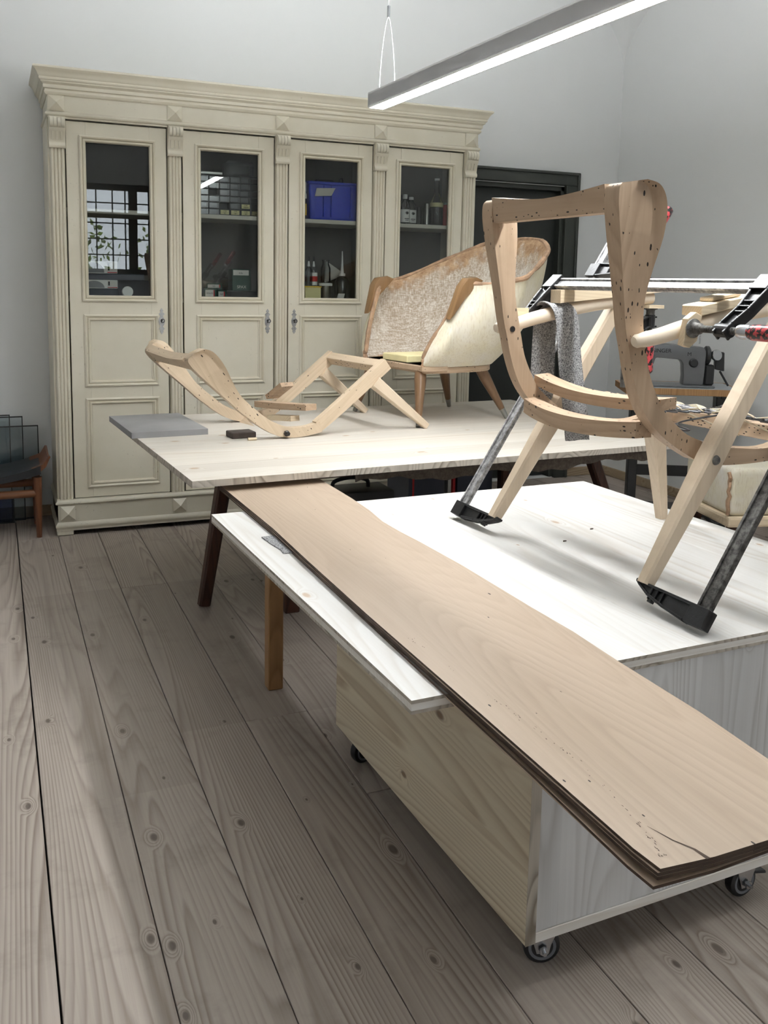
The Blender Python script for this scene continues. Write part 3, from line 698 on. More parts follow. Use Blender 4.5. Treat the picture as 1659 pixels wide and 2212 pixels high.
o = obox('green_lidded_box', 'olive box with yellow lid edge under the glue bottles', 'box', 1.595, 1.688, 4.89, 5.0, 1.202, 1.270, M['label_cream'])
child_box(o, 'lid', 1.592, 1.691, 4.887, 5.003, 1.270, 1.277, M['yellow'])
bottle('tin_pot', 'shiny tin pot with a white lid holding the clear jar', 'tin', 1.725, 4.92, 1.202, [('pot', [(.030,0),(.032,.004),(.032,.078)], M['tin']), ('lid', [(.038,.078),(.039,.082),(.038,.092),(.010,.095)], M['white'])])
bottle('clear_jar', 'empty clear glass jar standing on the white-lidded tin', 'jar', 1.725, 4.92, 1.2975, [('jar', [(.026,0),(.028,.006),(.028,.080),(.020,.100),(.018,.104),(.018,.118),(.021,.120),(.021,.126),(.017,.126)], M['clear'])])
bottle('solvent_can', 'translucent plastic canister with a long white spout', 'canister', 1.835, 4.95, 1.202, [('canister', [(.040,0),(.042,.008),(.042,.100),(.030,.125),(.014,.135)], M['clear_grey']), ('collar', [(.018,.135),(.018,.150)], M['white']), ('spout', [(.010,.150),(.006,.20),(.003,.275)], M['white'])])
o = tag(MB().hexa([(1.775,4.875,1.202),(1.815,4.875,1.202),(1.815,4.890,1.202),(1.775,4.890,1.202),(1.79,4.885,1.238),(1.83,4.885,1.238),(1.83,4.889,1.238),(1.79,4.889,1.238)]).build('paper_note', M['tape'], origin=(1.80,4.88,1.202)), 'folded white paper note in front of the translucent canister', 'paper')
m = MB(); m.lathe([(.004,0),(.07,.10),(.072,.105)], (1.77, 5.06, 1.30), 18, (.5,-.2,.8)); o = tag(m.build('paper_cone', M['tape'], origin=(1.77,5.06,1.202), smooth=True), 'tilted white paper cone behind the clear jar', 'cone')
# right bay
for k, (bx, by, hh, lab) in enumerate(((2.205, 4.92, .165, 'clear bottle with white cap and plain white label at the shelf front'), (2.258, 4.95, .155, 'clear bottle with white cap and leaf label behind its twin'))):
    o = bottle('apothecary_bottle', lab, 'bottle', bx, by, SH2, [('glass', [(.028,0),(.031,.005),(.031,.095),(.024,.120),(.012,.136),(.012,.145)], M['clear']), ('label_band', [(.0314,.012),(.0314,.085)], M['white']), ('cap', [(.014,.145),(.014,hh+.004),(.012,hh+.006)], M['white'])])
    m = MB()
    for j in range(5):
        a = -.9+j*.45; m.add([(0,-.0318,.055),(.012*math.sin(a)-.003,-.0318,.055+.016*math.cos(a)),(.017*math.sin(a),-.0318,.055+.020*math.cos(a)),(.012*math.sin(a)+.003,-.0318,.055+.014*math.cos(a))], [(0,1,2,3)])
    m.box(-.014, .014, -.0320, -.0316, .030, .034); m.box(-.010, .010, -.0320, -.0316, .022, .025)
    m.build('plant_print', M['ink'], o)
bottle('dark_jar', 'dark jar with black lid behind the two white-capped bottles', 'jar', 2.252, 5.06, SH2, [('jar', [(.030,0),(.030,.15)], M['liquid']), ('lid', [(.034,.15),(.034,.178)], M['blackplastic'])])
bottle('glass_tube', 'slim silver can between the white-capped bottles and the tall bottle', 'can', 2.345, 4.92, SH2, [('can', [(.017,0),(.017,.105),(.014,.112),(.014,.125)], M['tin'])])
bottle('glass_vial', 'narrow clear vial beside the slim silver can', 'vial', 2.310, 4.95, SH2, [('vial', [(.015,0),(.015,.085),(.012,.09),(.012,.105)], M['clear'])])
bottle('tall_bottle', 'tall long-necked clear bottle half full of dark liquid with a cream label', 'bottle', 2.408, 4.92, SH2, [('liquid', [(.036,.002),(.038,.008),(.038,.105)], M['liquid']), ('glass', [(.038,0),(.040,.006),(.040,.125),(.032,.150),(.016,.185),(.013,.225),(.014,.262)], M['clear']), ('label_band', [(.0404,.108),(.0404,.132)], M['label_cream']), ('lip', [(.0155,.262),(.0155,.272)], M['white'])])
bottle('red_can', 'dark red can at the end of the shelf beside the tall bottle', 'can', 2.478, 4.93, SH2, [('can', [(.022,0),(.022,.125)], M['red']), ('rim', [(.023,.125),(.023,.135)], M['tin'])])
bottle('small_vial', 'small clear vial alone on the lower shelf of the right bay', 'vial', 2.205, 4.90, SH1, [('vial', [(.018,0),(.018,.075),(.014,.08),(.014,.095)], M['clear'])])
bottle('low_red_tin', 'low red tin at the back of the lower right shelf', 'tin', 2.36, 5.02, SH1, [('tin', [(.035,0),(.035,.07)], M['red']), ('lid', [(.037,.07),(.037,.08)], M['blackplastic'])])
bottle('white_pot', 'small white pot on the lower right shelf beside the red tin', 'pot', 2.45, 5.0, SH1, [('pot', [(.03,0),(.03,.10)], M['tape']), ('lid', [(.032,.10),(.032,.115)], M['white'])])
# ------------------------------------------------------------------ rolling work trolley
TZ = .6162
tr = thing('work_trolley', 'white spruce box trolley on castors with a wide overhanging panel top', 'trolley', (.6136, 1.2983, 0), .035)
TW, TD = 1.3442, 1.313
SQ = [(0,0),(TW,0),(TW,TD),(0,TD)]
MB().prism(SQ, (0,0,0), (1,0,0), (0,1,0), (0,0,1), TZ-.0065, TZ, 0, 1).build('top_panel', [M['spruce'], M['endgrain']], tr)
MB().box(.0006, TW-.0006, .0006, TD-.0006, TZ-.0185, TZ-.0065).build('core_layer', M['spruce_x'], tr)
MB().prism(SQ, (0,0,0), (1,0,0), (0,1,0), (0,0,1), TZ-.025, TZ-.0185, 0, 1).build('under_layer', [M['spruce'], M['endgrain']], tr)
bx0, bx1, by0, by1, bz0, bz1 = .2487, .885, .0, .9334, .091, TZ-.025
MB().box(bx0+.0225, bx1, by0+.002, by0+.0225, bz0+.021, bz1).build('front_panel', M['spruce_v'], tr, bevel=.0006)
MB().box(bx0, bx0+.022, by0+.0, by1, bz0, bz1).build('side_panel', M['spruce_side'], tr, bevel=.0006)
MB().box(bx1, bx1+.022, by0, by1, bz0, bz1).build('side_panel', M['spruce_side'], tr, bevel=.0006)
MB().box(bx0+.0225, bx1, by1-.022, by1, bz0, bz1).build('back_panel', M['spruce_v'], tr)
MB().box(bx0+.0225, bx1, by0, by1-.0225, bz0, bz0+.020).build('bottom_panel', M['spruce_x'], tr, bevel=.0006)
m = MB(); m.box(bx0-.0008, bx0+.0215, by0-.0008, by0+.0, bz0, bz1); m.build('panel_end_edge', M['endgrain'], tr)
def castor(x, y, rot):
    o = bpy.data.objects.new('castor', None); C.objects.link(o); o.parent = tr; o.location = (x, y, 0); o.rotation_euler = (0, 0, rot)
    R = .0365
    MB().lathe([(.020,-.012),(.031,-.012),(.0355,-.009),(R,-.004),(R,.004),(.0355,.009),(.031,.012),(.020,.012)], (0,0,R), 28, (0,1,0)).build('tyre', M['rubber'], o, smooth=True)
    MB().lathe([(.004,-.0105),(.0275,-.0125),(.0275,.0125),(.004,.0105)], (0,0,R), 24, (0,1,0)).build('wheel_rim', M['wheel'], o, smooth=True)
    f = MB()
    for s in (-1, 1):
        f.prism([(-.012,.026),(.012,.026),(.016,.045),(.030,.078),(-.030,.078),(-.018,.045)], (0,0,0), (1,0,0), (0,0,1), (0,1,0), s*.0165-.0012, s*.0165+.0012)
    f.box(-.030, .030, -.018, .018, .074, .0785); f.box(-.034, .034, -.030, .030, .085, .0905); f.lathe([(.018,.0785),(.024,.085)], (0,0,0), 20)
    f.build('fork', M['chrome'], o, bevel=.0008)
    a = MB().lathe([(.009,-.026),(.009,-.0215),(.005,-.0215),(.005,.0215),(.009,.0215),(.009,.026)], (0,0,R), 6, (0,1,0)); a.lathe([(.004,.026),(.004,.033)], (0,0,R), 10, (0,1,0)); a.lathe([(.004,-.033),(.004,-.026)], (0,0,R), 10, (0,1,0))
    a.build('axle_nut', M['chrome'], o)
    b = MB().hexa([(.02,-.014,.050),(.062,-.014,.040),(.062,.014,.040),(.02,.014,.050),(.02,-.014,.056),(.062,-.014,.047),(.062,.014,.047),(.02,.014,.056)])
    if rot > 5.5 or rot == 0: b.build('brake_lever', M['blackplastic'], o, bevel=.002)
    return o
castor(bx0+.075, by0+.055, -.35); castor(bx1-.05, by0+.045, 0); castor(bx0+.055, by1-.06, .3); castor(bx1-.06, by1-.06, .5)

# ------------------------------------------------------------------ stacked beech boards
K_ = 1.0183
Lpts = [(.751,.752),(.676,.757),(.672,.80),(.670,1.0),(.667,1.30),(.664,1.62),(.664,2.0),(.664,2.3),(.656,2.65),(.650,2.86)]
Rpts = [(.984,2.86),(.988,2.56),(.983,2.40),(.971,2.27),(.974,2.16),(.984,2.05),(.993,1.84),(.995,1.54),(1.000,1.40),(.994,1.25),(.993,1.05),(.984,.90),(.968,.80),(.93,.758),(.84,.754)]
Lpts = [(x_*K_, y_*K_) for x_, y_ in Lpts]; Rpts = [(x_*K_, y_*K_) for x_, y_ in Rpts]
labs = ['top beech board of the stack, pale figured face up with dark worm streak', 'thin beech board directly under the top board of the stack', 'thin beech board third down in the stack on the trolley', 'bottom beech board of the stack lying on the trolley top, jutting out most']
for k in range(4):
    z1 = TZ+.0178-k*.0044; z0 = z1-.0041
    sh = -.0007*k; near = (0, .0008, .0014, .004)[k]
    rnd = random.Random(k+3)
    poly = []
    for (x_, y_) in Lpts+Rpts:
        e_ = rnd.uniform(-.0012, .0012); f_ = max(0, (1.6-y_)/.85)
        left = x_ < .76
        poly.append((x_+e_+(sh*1.2-near*f_*1.4 if left else -sh*.6)+(0), y_+(.012*k*(0 if left else 0))+(near*.9 if y_ < .81 else 0)*.5))
    c0 = (.82, 1.8, z0)
    m = MB().prism(poly, (0,0,0), (1,0,0), (0,1,0), (0,0,1), z0, z1, 0, 1)
    for q in m.v:
        f_ = max(0, (1.25-q.y)/.48)**2; g_ = max(0, (.90-q.x)/.22)
        q.z -= (.0, .0004, .0012, .0085)[k]*f_*min(1, g_)      # lower boards sag where they overhang
    o = m.build('beech_board', [M['plank'], M['plank_edge']], origin=c0); tag(o, labs[k], 'board', 'stacked beech boards')
    if k == 0:
        top = o
        # natural waney bevel along right edge and a split at the near end
        ed = MB(); R2 = [p for p in Rpts if p[1] > .8]
        for (a, b) in zip(R2, R2[1:]):
            ed.add([(a[0]-.010,a[1],z1+.0002),(b[0]-.010,b[1],z1+.0002),(b[0]+.004,b[1],z1-.004),(a[0]+.004,a[1],z1-.004)], [(0,1,2,3)])
        ed.build('sapwood_edge', M['scrap'], o, origin=c0)
        # split and worm holes: dark slits with shape of their own
        sp = MB(); P = [(.741*K_,.7515*K_),(.738*K_,.772*K_),(.726*K_,.795*K_),(.716*K_,.83*K_)]; wd = [.0030,.0018,.0012,.0002]
        for i in range(3): sp.add([(P[i][0]-wd[i],P[i][1],z1+.0003),(P[i][0]+wd[i],P[i][1],z1+.0003),(P[i+1][0]+wd[i+1],P[i+1][1],z1+.0003),(P[i+1][0]-wd[i+1],P[i+1][1],z1+.0003)], [(0,1,2,3)])
        rnd = random.Random(5)
        path = [(a_*K_, b_*K_) for a_, b_ in [(.695,.775),(.708,.83),(.722,.90),(.727,.98),(.722,1.08),(.712,1.2),(.70,1.34),(.69,1.5)]]
        for j in range(70):
            t = rnd.random()**1.5*(len(path)-1.001); i = int(t); q = t-i
            cx = path[i][0]*(1-q)+path[i+1][0]*q+rnd.gauss(0,.0028); cy = path[i][1]*(1-q)+path[i+1][1]*q
            a = rnd.uniform(.0003, .0009); b = rnd.uniform(.0008, .0035)
            sp.add([(cx-a,cy,z1+.0003),(cx,cy-b,z1+.0003),(cx+a,cy,z1+.0003),(cx+rnd.uniform(-.001,.001),cy+b,z1+.0003)], [(0,1,2,3)])
        tag(sp.build('worm_marks', M['plank_edge'], o, origin=c0), kind='stuff')
m = MB(); pts = [(.640,2.322),(.672,2.325),(.680,2.25),(.690,2.155),(.652,2.160),(.655,2.19),(.646,2.25)]
m.prism(pts, (0,0,0), (1,0,0), (0,1,0), (0,0,1), TZ+.0002, TZ+.0030)
tag(m.build('felt_scrap', M['felt'], origin=(.663,2.24,TZ)), 'small grey felt scrap caught under the beech boards on the white panel', 'felt scrap')
# oak trestle under the boards in the gap
ok = thing('oak_prop', 'square oak prop post standing under the beech boards', 'prop', (.79, 2.715, 0))
MB().box(-.0245, .0245, -.024, .024, 0, TZ-.0205).build('post', M['oak'], ok, bevel=.003)
MB().box(-.045, .045, -.03, .03, TZ-.020, TZ-.0005).build('head_block', M['oak'], ok, bevel=.002)

# ------------------------------------------------------------------ big bench panel on dark table
BZ = .676
bp = tag(MB().prism([(0,0),(2.15,0),(2.15,1.42),(0,1.42)], (0,0,0), (1,0,0), (0,1,0), (0,0,1), 0, .022, 0, 1).build('bench_panel', [M['tabletop'], M['endgrain']]), 'large pale spruce panel lying as worktop in front of the wardrobe', 'panel')
bp.location = (.55, 2.803, BZ-.022); bp.rotation_euler = (0, 0, .058)
tb = thing('dark_table', 'low table with splayed dark brown legs under the spruce panel', 'table', (1.65, 3.70, 0), .058)
MB().box(-.88, .95, -.62, .52, .600, .630).build('table_top', M['darkwood'], tb, bevel=.004)
MB().box(-.80, .87, -.22, .46, .545, .600).build('apron', M['darkwood'], tb)
def leg_w(a, b, mat, parent, w=.058, w2=.046):
    inv = parent.matrix_basis.inverted()
    MB().bar(inv@Vector(a), inv@Vector(b), w, w, (0,1,0), w2, w2, ch=.008).build('leg', mat, parent)
leg_w((.842,3.56,.600), (.737,3.541,0), M['darkwood'], tb); leg_w((2.53,3.52,.600), (2.785,3.50,0), M['darkwood'], tb)
leg_w((2.44,4.10,.600), (2.47,4.15,0), M['darkwood'], tb); leg_w((1.28,4.10,.600), (1.25,4.12,0), M['darkwood'], tb)
cl = MB(); nx = 60; rnd = random.Random(2)
secs = []
for i in range(nx+1):
    xx = -.50+1.46*i/nx; zb = .582+.010*math.sin(i*.30)+.005*math.sin(i*1.1)-.012*math.sin(PI*i/nx)
    w_ = .004*math.sin(i*.9)
    secs.append([(xx,-.640+w_,zb),(xx,-.632+w_*.5,.626),(xx,-.622,.6345),(xx,.50,.6345),(xx,.50,.6315),(xx,-.6205,.6315),(xx,-.626+w_*.5,.624),(xx,-.635+w_,zb)])
cl.loft(secs); o = cl.build('table_cloth', M['wool'], smooth=True, angle=60); o.location = tb.location; o.rotation_euler = tb.rotation_euler
tag(o, 'brown grey cloth spread between the dark table and the spruce panel', 'cloth')
for xx, yy, ll in ((.14, .25, 'pale packing batten under the spruce panel behind the cloth edge'),):
    pass
bt = tag(MB().box(-.9, .9, -.02, .02, 0, .0185).build('packing_batten', M['spruce_x']), 'pale batten packing up the spruce panel on the cloth', 'batten')
bt.location = (1.65, 3.75, .635); bt.rotation_euler = (0, 0, .058)
# slab, block, peg on the panel
o = MB().box(-.1535, .1535, -.2395, .2395, 0, .024).build('stone_slab', M['slab'], bevel=.0008)
o.location = (.616, 3.889, BZ+.0002); o.rotation_euler = (0, 0, .065); tag(o, 'flat square grey stone slab at the corner of the spruce panel', 'slab')
o = MB().box(-.050, .050, -.040, .040, 0, .024).build('sanding_block', M['brownblock'], bevel=.003); o.location = (.897, 3.566, BZ+.0002); o.rotation_euler = (0, 0, .1)
tag(o, 'small dark brown block lying beside the tipped chair frame', 'block')
o = MB().tube([(-.017,0,.006),(.017,0,.006)], .006, 12).build('wood_dowel', M['scrap'], smooth=True); o.location = (.918, 3.470, BZ+.0002); o.rotation_euler = (0, 0, .05)
tag(o, 'short pale wooden dowel in front of the dark brown block', 'dowel')

# ------------------------------------------------------------------ armchair frames (same model twice)
ST = [  # (back u, z), (front u, z), ear weight
 ((-.002,.899),(.035,.905),.80),((-.010,.890),(.060,.897),.95),((-.012,.872),(.076,.876),1.0),((-.010,.845),(.083,.845),1.0),((-.001,.79),(.083,.79),.85),
 ((.012,.723),(.075,.722),.5),((.024,.66),(.072,.66),.2),((.034,.601),(.081,.600),0),((.047,.553),(.092,.553),0),((.060,.503),(.104,.505),0),
 ((.081,.448),(.124,.462),0),((.110,.401),(.150,.420),0),((.151,.362),(.182,.391),0),((.201,.329),(.225,.360),0),((.255,.300),(.272,.342),0)]
def interp_st(n):
    B = arc([(a[0], a[1], w) for a, b, w in ST], n); F = arc([(b[0], b[1], w) for a, b, w in ST], n); return B, F
def make_frame(root, arms, full):
    BB = '' if full else '2'
    B, F = interp_st(56)
    for s in (1, -1):
        secs = []
        for b, f in zip(B, F):
            w = max(0, min(1, b.z)); mu = b.x+(f.x-b.x)*.78; mz = b.y+(f.y-b.y)*.78
            secs.append([(b.x, s*.219, b.y), (b.x, s*(.254+.012*w), b.y), (mu, s*(.256+.028*w), mz), (f.x, s*(.256+.050*w), f.y), (f.x, s*(.220+.026*w), f.y), (mu, s*(.219+.010*w), mz)])
        up = MB().loft(secs).build('back_upright', M['beech'+BB], root, smooth=True, angle=32)
        rb = [(.258,.300,.342),(.32,.284,.326),(.40,.280,.318),(.48,.282,.314),(.56,.288,.330),(.62,.294,.345),(.667,.300,.336)]
        if not full: rb = [(.258,.304,.352),(.33,.300,.350),(.45,.298,.349),(.56,.298,.349),(.667,.298,.349)]
        rb = arc(rb, 24)
        MB().loft([[(p.x, s*.2195, p.y), (p.x, s*.2545, p.y), (p.x, s*.2545, p.z), (p.x, s*.2195, p.z)] for p in rb]).build('seat_rail', M['beech_u'+BB], root, smooth=True, angle=35)
        MB().bar((.575, s*.236, .300), (.652, s*.264, .0005 if full else -.018), .050, .050, (0,1,0), .029, .029, ch=.004).build('front_leg', M['beech_new'], root)
    # top rail: concave upper edge
    n = 24; secs = []
    for i in range(n+1):
        v = .2195-.439*i/n; q = v/.2195
        zt = .885+.014*abs(q)**1.6+(.004*q if q > 0 else 0); zb = .841+.000*q
        ub = lambda z: .135*(.843-z)-.006
        secs.append([(ub(zb), v, zb), (ub(zt), v, zt), (ub(zt)+.036, v, zt+.002), (ub(zb)+.036, v, zb)])
    MB().loft(secs).build('top_rail', M['beech_v'+BB], root, smooth=True, angle=35)
    # lower rear rail
    secs = []
    for i in range(n+1):
        v = .2195-.439*i/n; q = 1-(v/.2195)**2; du = -.030*q; dz = -.014*q
        secs.append([(.108+du, v, .352+dz), (.108+du, v, .389+dz), (.153+du, v, .391+dz), (.153+du, v, .352+dz)])
    MB().loft(secs).build('rear_rail', M['beech_v'+BB], root, smooth=True, angle=35)
    MB().box(.6255, .6665, -.2195, .2195, .302, .343).build('front_rail', M['beech_v'+BB], root, bevel=.002)
    if not full:
        for s in (1, -1):
            MB().lathe([(.012,0),(.012,.012),(.009,.014),(.009,.022)], (.13, s*.2545, .405), 6, (0,s,0)).build('bolt', M['blackpaint'], root)
        return
    # upper spring slat
    secs = []
    for i in range(n+1):
        v = .236-.482*i/n; q = 1-(v/.24)**2; dz = -.014*q+(.010 if v > 0 else 0)*abs(v/.24)**2; du = -.008*q
        secs.append([(.150+du, v, .414+dz), (.150+du, v, .440+dz), (.196+du, v, .444+dz), (.196+du, v, .418+dz)])
    MB().loft(secs).build('spring_slat', M['beech_v'+BB], root, smooth=True, angle=35)
    for s in (1, -1):
        ap = arc([(.044, s*.2705, .5715), (.109, s*.2735, .583), (.168, s*.275, .598), (.25, s*.276, .616), (.323, s*.276, .630), (.425, s*.276, .645), (.57, s*.276, .658)], 36)
        rr = [.0105 if i == 0 else .015 if i < 3 else (.0165+.003*min(1, i/18)) for i in range(len(ap))]
        MB().tube(ap, rr, 16).build('armrest', M['beech_arm'], root, smooth=True, angle=50)
        a = Vector((.083, s*.305, .0445)); b = Vector((.457, s*.292, .628)); mid = a.lerp(b, .45)
        m = MB(); m.bar(a, mid, .031, .031, (0,1,0), .048, .046, ch=.005); m.bar(mid, b, .048, .046, (0,1,0), .040, .038, ch=.005)
        m.build('arm_leg', M['beech_new'], root, smooth=True, angle=25)
        MB().lathe([(.0115,0),(.0115,.003),(.009,.008),(.004,.0105)], (.249, s*.3185, .312), 18, (0,s,0)).build('bolt', M['steel_dark'], root, smooth=True)
    MB().lathe([(.0065,0),(.0065,.0004)], (.063, .2188, .572), 16, (0,-1,0)).build('bolt_hole', M['black_gap'], root)
    MB().tube([(.063+.0075*math.cos(t), .2185, .572+.0075*math.sin(t)) for t in [2*PI*j/16 for j in range(16)]], .0009, 5, closed=True).build('hole_ring', M['plank_edge'], root)
    rnd = random.Random(11)
    for k, v0 in enumerate((-.175, -.105, -.035, .035, .105, .175)):
        pts = []; per = .034; n_ = 12; u0, u1 = (.205, .625)
        steps = int((u1-u0)/per*2)
        for i in range(steps+1):
            u = u0+(u1-u0)*i/steps; zz = .405-.055*((u-u0)/(u1-u0))+.012*math.sin(PI*(u-u0)/(u1-u0))
            sd = 1 if i % 2 else -1
            for ph in (-.42, -.2, 0, .2, .42):
                pts.append((u+per*.5*ph*1.15, v0+sd*(.029-.026*(abs(ph)/.42)**3.0), zz+rnd.uniform(-.0004,.0004)))
        pts = [(.185, v0, .430), (.198, v0-.02, .424)]+pts+[(.640, v0, .3475)]
        MB().tube(pts, .0023, 6).build('zigzag_spring', M['spring'], root, smooth=True)
    # one loose spring end hanging out towards the rear rail
    lp = arc([(.215,-.155,.37),(.25,-.165,.362),(.262,-.135,.358),(.27,-.11,.356),(.285,-.112,.355),(.29,-.14,.354),(.295,-.17,.353),(.31,-.175,.353),(.318,-.15,.354),(.325,-.12,.356),(.345,-.11,.362),(.38,-.13,.372),(.44,-.15,.382)], 60)
    MB().tube(lp, .0024, 6).build('loose_spring', M['spring'], root, smooth=True)
    for u in (.28, .36, .44, .52):
        pts = [(u+.006*math.sin(i*1.7), .245-.49*i/24, .415-.055*((u-.2)/.42)-.004*math.sin(i*PI/2)+.004) for i in range(25)]
        MB().tube(pts, .0019, 6).build('twine', M['twine'], root, smooth=True)
    for a, b in (((.35,-.09,.392),(.628,-.03,.30)),((.44,-.16,.388),(.630,-.20,.31)),((.3,.1,.4),(.2,.05,.39))):
        MB().tube([a, b], .0019, 6).build('twine', M['twine'], root, smooth=True)

CH = Matrix.Translation((1.188, 1.845, TZ)) @ Matrix.Rotation(.046, 4, 'Z')
chair = thing('armchair_frame', 'upright stripped beech armchair frame clamped together on the white trolley', 'chair', (1.188, 1.845, TZ), .046)
make_frame(chair, True, True)
fr = thing('tipped_chair_frame', 'stripped beech armchair frame without arms tipped back on the spruce panel', 'chair')
_f, _l, _k, _o = Vector((.782,.119,.612)).normalized(), Vector((-.150,.989,0)).normalized(), None, Vector((1.163,3.747,.2985))
_k = _f.cross(_l); fr.matrix_world = Matrix(((_f.x,_l.x,_k.x,_o.x),(_f.y,_l.y,_k.y,_o.y),(_f.z,_l.z,_k.z,_o.z),(0,0,0,1)))
make_frame(fr, False, False)
FRM = fr.matrix_world.copy()
def loose(name, label, a, b, w, h, mat, curve=0):
    a, b = FRM@Vector(a), FRM@Vector(b); mid = (a+b)/2
    m = MB()
    if curve:
        secs = []; d = (b-a); up = Vector((0,0,1)); x_ = d.cross(up).normalized(); y_ = x_.cross(d).normalized()
        for i in range(13):
            t = i/12; p = a.lerp(b, t)+x_*curve*(1-(2*t-1)**2)
            secs.append([p-x_*w/2-y_*h/2, p+x_*w/2-y_*h/2, p+x_*w/2+y_*h/2, p-x_*w/2+y_*h/2])
        m.loft(secs)
    else: m.bar(a, b, w, h, (0,0,1))
    o = m.build(name, mat, origin=mid, smooth=True, angle=35); return tag(o, label, 'offcut')
loose('curved_slat', 'long curved beech slat laid loose across the tipped chair frame', (.235,.20,.40), (.30,-.185,.385), .055, .026, M['beech_v'], .02)
loose('short_offcut', 'short split beech offcut under the curved slat in the tipped frame', (.20,.05,.375), (.235,-.12,.368), .045, .022, M['scrap'])
loose('wide_offcut', 'wide flat beech offcut propped inside the tipped frame beside its far rail', (.30,.20,.385), (.36,.10,.42), .07, .020, M['beech_v'])

# ------------------------------------------------------------------ F-clamps
def f_clamp(label, org, d, x, Lb, s_jaw, s_pad, h0, h1, throat, bar_mat, s_neg=-.042, screw=True, bar_w=.033):
    """org, d, x in chair frame: bar runs along d, jaws reach along x"""
    R3 = CH.to_3x3(); o = CH@Vector(org); d = (R3@Vector(d)).normalized(); x = R3@Vector(x); x = (x-d*x.dot(d)).normalized(); y = d.cross(x)
    root = thing('f_clamp', label, 'clamp', o, 0, 'clamps on the armchair frame')
    Mx = Matrix(((x.x,y.x,d.x,o.x),(x.y,y.y,d.y,o.y),(x.z,y.z,d.z,o.z),(0,0,0,1))); root.matrix_world = Mx
    # local: X = throat, Y = width, Z = along bar
    b = MB(); w = bar_w/2
    b.box(-w, w, -.0032, .0032, -.03, Lb); b.box(-w, -w+.006, -.0075, .0075, -.03, Lb); b.box(w-.006, w, -.0075, .0075, -.03, Lb)
    b.build('bar', bar_mat, root, bevel=.0008)
    j = MB(); t = throat
    belly = [(-.024,s_neg), (.03,s_neg-.002), (t*.55,s_neg*.86), (t*.85,s_neg*.62), (t+.012,s_neg*.25), (t+.022,-.004), (t+.022,0), (-.024,0)]
    j.prism(belly, (0,0,0), (1,0,0), (0,0,1), (0,1,0), -.0045, .0045)
    j.box(-.024, .026, -.0135, .0135, s_neg, 0)
    j.hexa([(.02,-.0125,-.006),(t+.022,-.0105,-.006),(t+.022,.0105,-.006),(.02,.0125,-.006),(.02,-.0125,0),(t+.024,-.0105,0),(t+.024,.0105,0),(.02,.0125,0)])
    for k in range(len(belly)-4):
        a, c_ = belly[k+1], belly[k+2]
        j.hexa([(a[0],-.0115,a[1]),(c_[0],-.0115,c_[1]),(c_[0],.0115,c_[1]),(a[0],.0115,a[1]),(a[0],-.0115,a[1]+.006),(c_[0],-.0115,c_[1]+.006),(c_[0],.0115,c_[1]+.006),(a[0],.0115,a[1]+.006)])
    for q in (.62, .72, .82): j.box(t*q-.002, t*q+.002, -.0105, .0105, s_neg*.75, -.004)
    if s_neg < -.03: j.box(t*.80-.006, t*.80+.006, -.006, .006, s_neg*.66-.009, s_neg*.6)
    j.build('fixed_jaw', M['blackpaint'], root, bevel=.0012)
    # sliding jaw
    sj = MB(); z = s_jaw
    arm = [(-.022, z-.010), (-.022, z+.032), (.018, z+.038), (t*.6, z+.034), (t-.012, z+.024), (t+.016, z+.022), (t+.016, z-.010), (t-.014, z-.010), (t*.55, z-.002), (.02, z-.008)]
    sj.prism(arm, (0,0,0), (1,0,0), (0,0,1), (0,1,0), -.0045, .0045)
    for k in range(1, 5):
        a, c_ = arm[k], arm[k+1]; sj.hexa([(a[0],-.0125,a[1]-.005),(c_[0],-.0125,c_[1]-.005),(c_[0],.0125,c_[1]-.005),(a[0],.0125,a[1]-.005),(a[0],-.0125,a[1]),(c_[0],-.0125,c_[1]),(c_[0],.0125,c_[1]),(a[0],.0125,a[1])])
    for k in range(6, 9):
        c_, a = arm[k], arm[k+1]; sj.hexa([(a[0],-.0125,a[1]),(c_[0],-.0125,c_[1]),(c_[0],.0125,c_[1]),(a[0],.0125,a[1]),(a[0],-.0125,a[1]+.005),(c_[0],-.0125,c_[1]+.005),(c_[0],.0125,c_[1]+.005),(a[0],.0125,a[1]+.005)])
    sj.box(-.024, .020, -.0145, .0145, z-.010, z+.034)
    for q in (.40, .52, .64): sj.box(t*q-.002, t*q+.002, -.011, .011, z+.002, z+.028)
    sj.lathe([(.0145,z-.014),(.0145,z+.024)], (t,0,0), 18)
    sj.build('sliding_jaw', M['blackpaint'], root, bevel=.001)
    # threaded spindle
    prof = []; zz = s_pad+.022; end = h0
    while zz < end: prof += [(.0078,zz),(.0078,zz+.0016),(.0062,zz+.0022),(.0062,zz+.0036)]; zz += .0040
    MB().lathe(prof+[(.0062,end)], (t,0,0), 14).build('spindle', M['steel_dark'], root, smooth=True)
    pd = MB().lathe([(.0195,s_pad),(.0205,s_pad+.002),(.0205,s_pad+.005),(.014,s_pad+.007),(.012,s_pad+.010),(.012,s_pad+.022),(.008,s_pad+.026)], (t,0,0), 22); pd.build('swivel_pad', M['steel_dark'], root, smooth=True)
    MB().lathe([(.014,h0-.004),(.015,h0),(.015,h0+.020),(.013,h0+.023)], (t,0,0), 20).build('ferrule', M['chrome'], root, smooth=True)
    Lh = h1-h0; MB().lathe([(.0135,h0+.022),(.0165,h0+.032),(.0165,h0+Lh*.45),(.0145,h0+Lh*.62),(.0165,h0+Lh*.85),(.0155,h1-.006),(.010,h1)], (t,0,0), 20).build('handle', M['handle'], root, smooth=True)
    return root
ld_ = Vector((.374, 0, .5835)).normalized()
f_clamp('F-clamp gripping the arm leg nearest the wardrobe, worn silver bar', (.088, .475, .047), ld_, (0,-1,0), .93, .80, .722, .885, 1.035, .170, M['steel'])
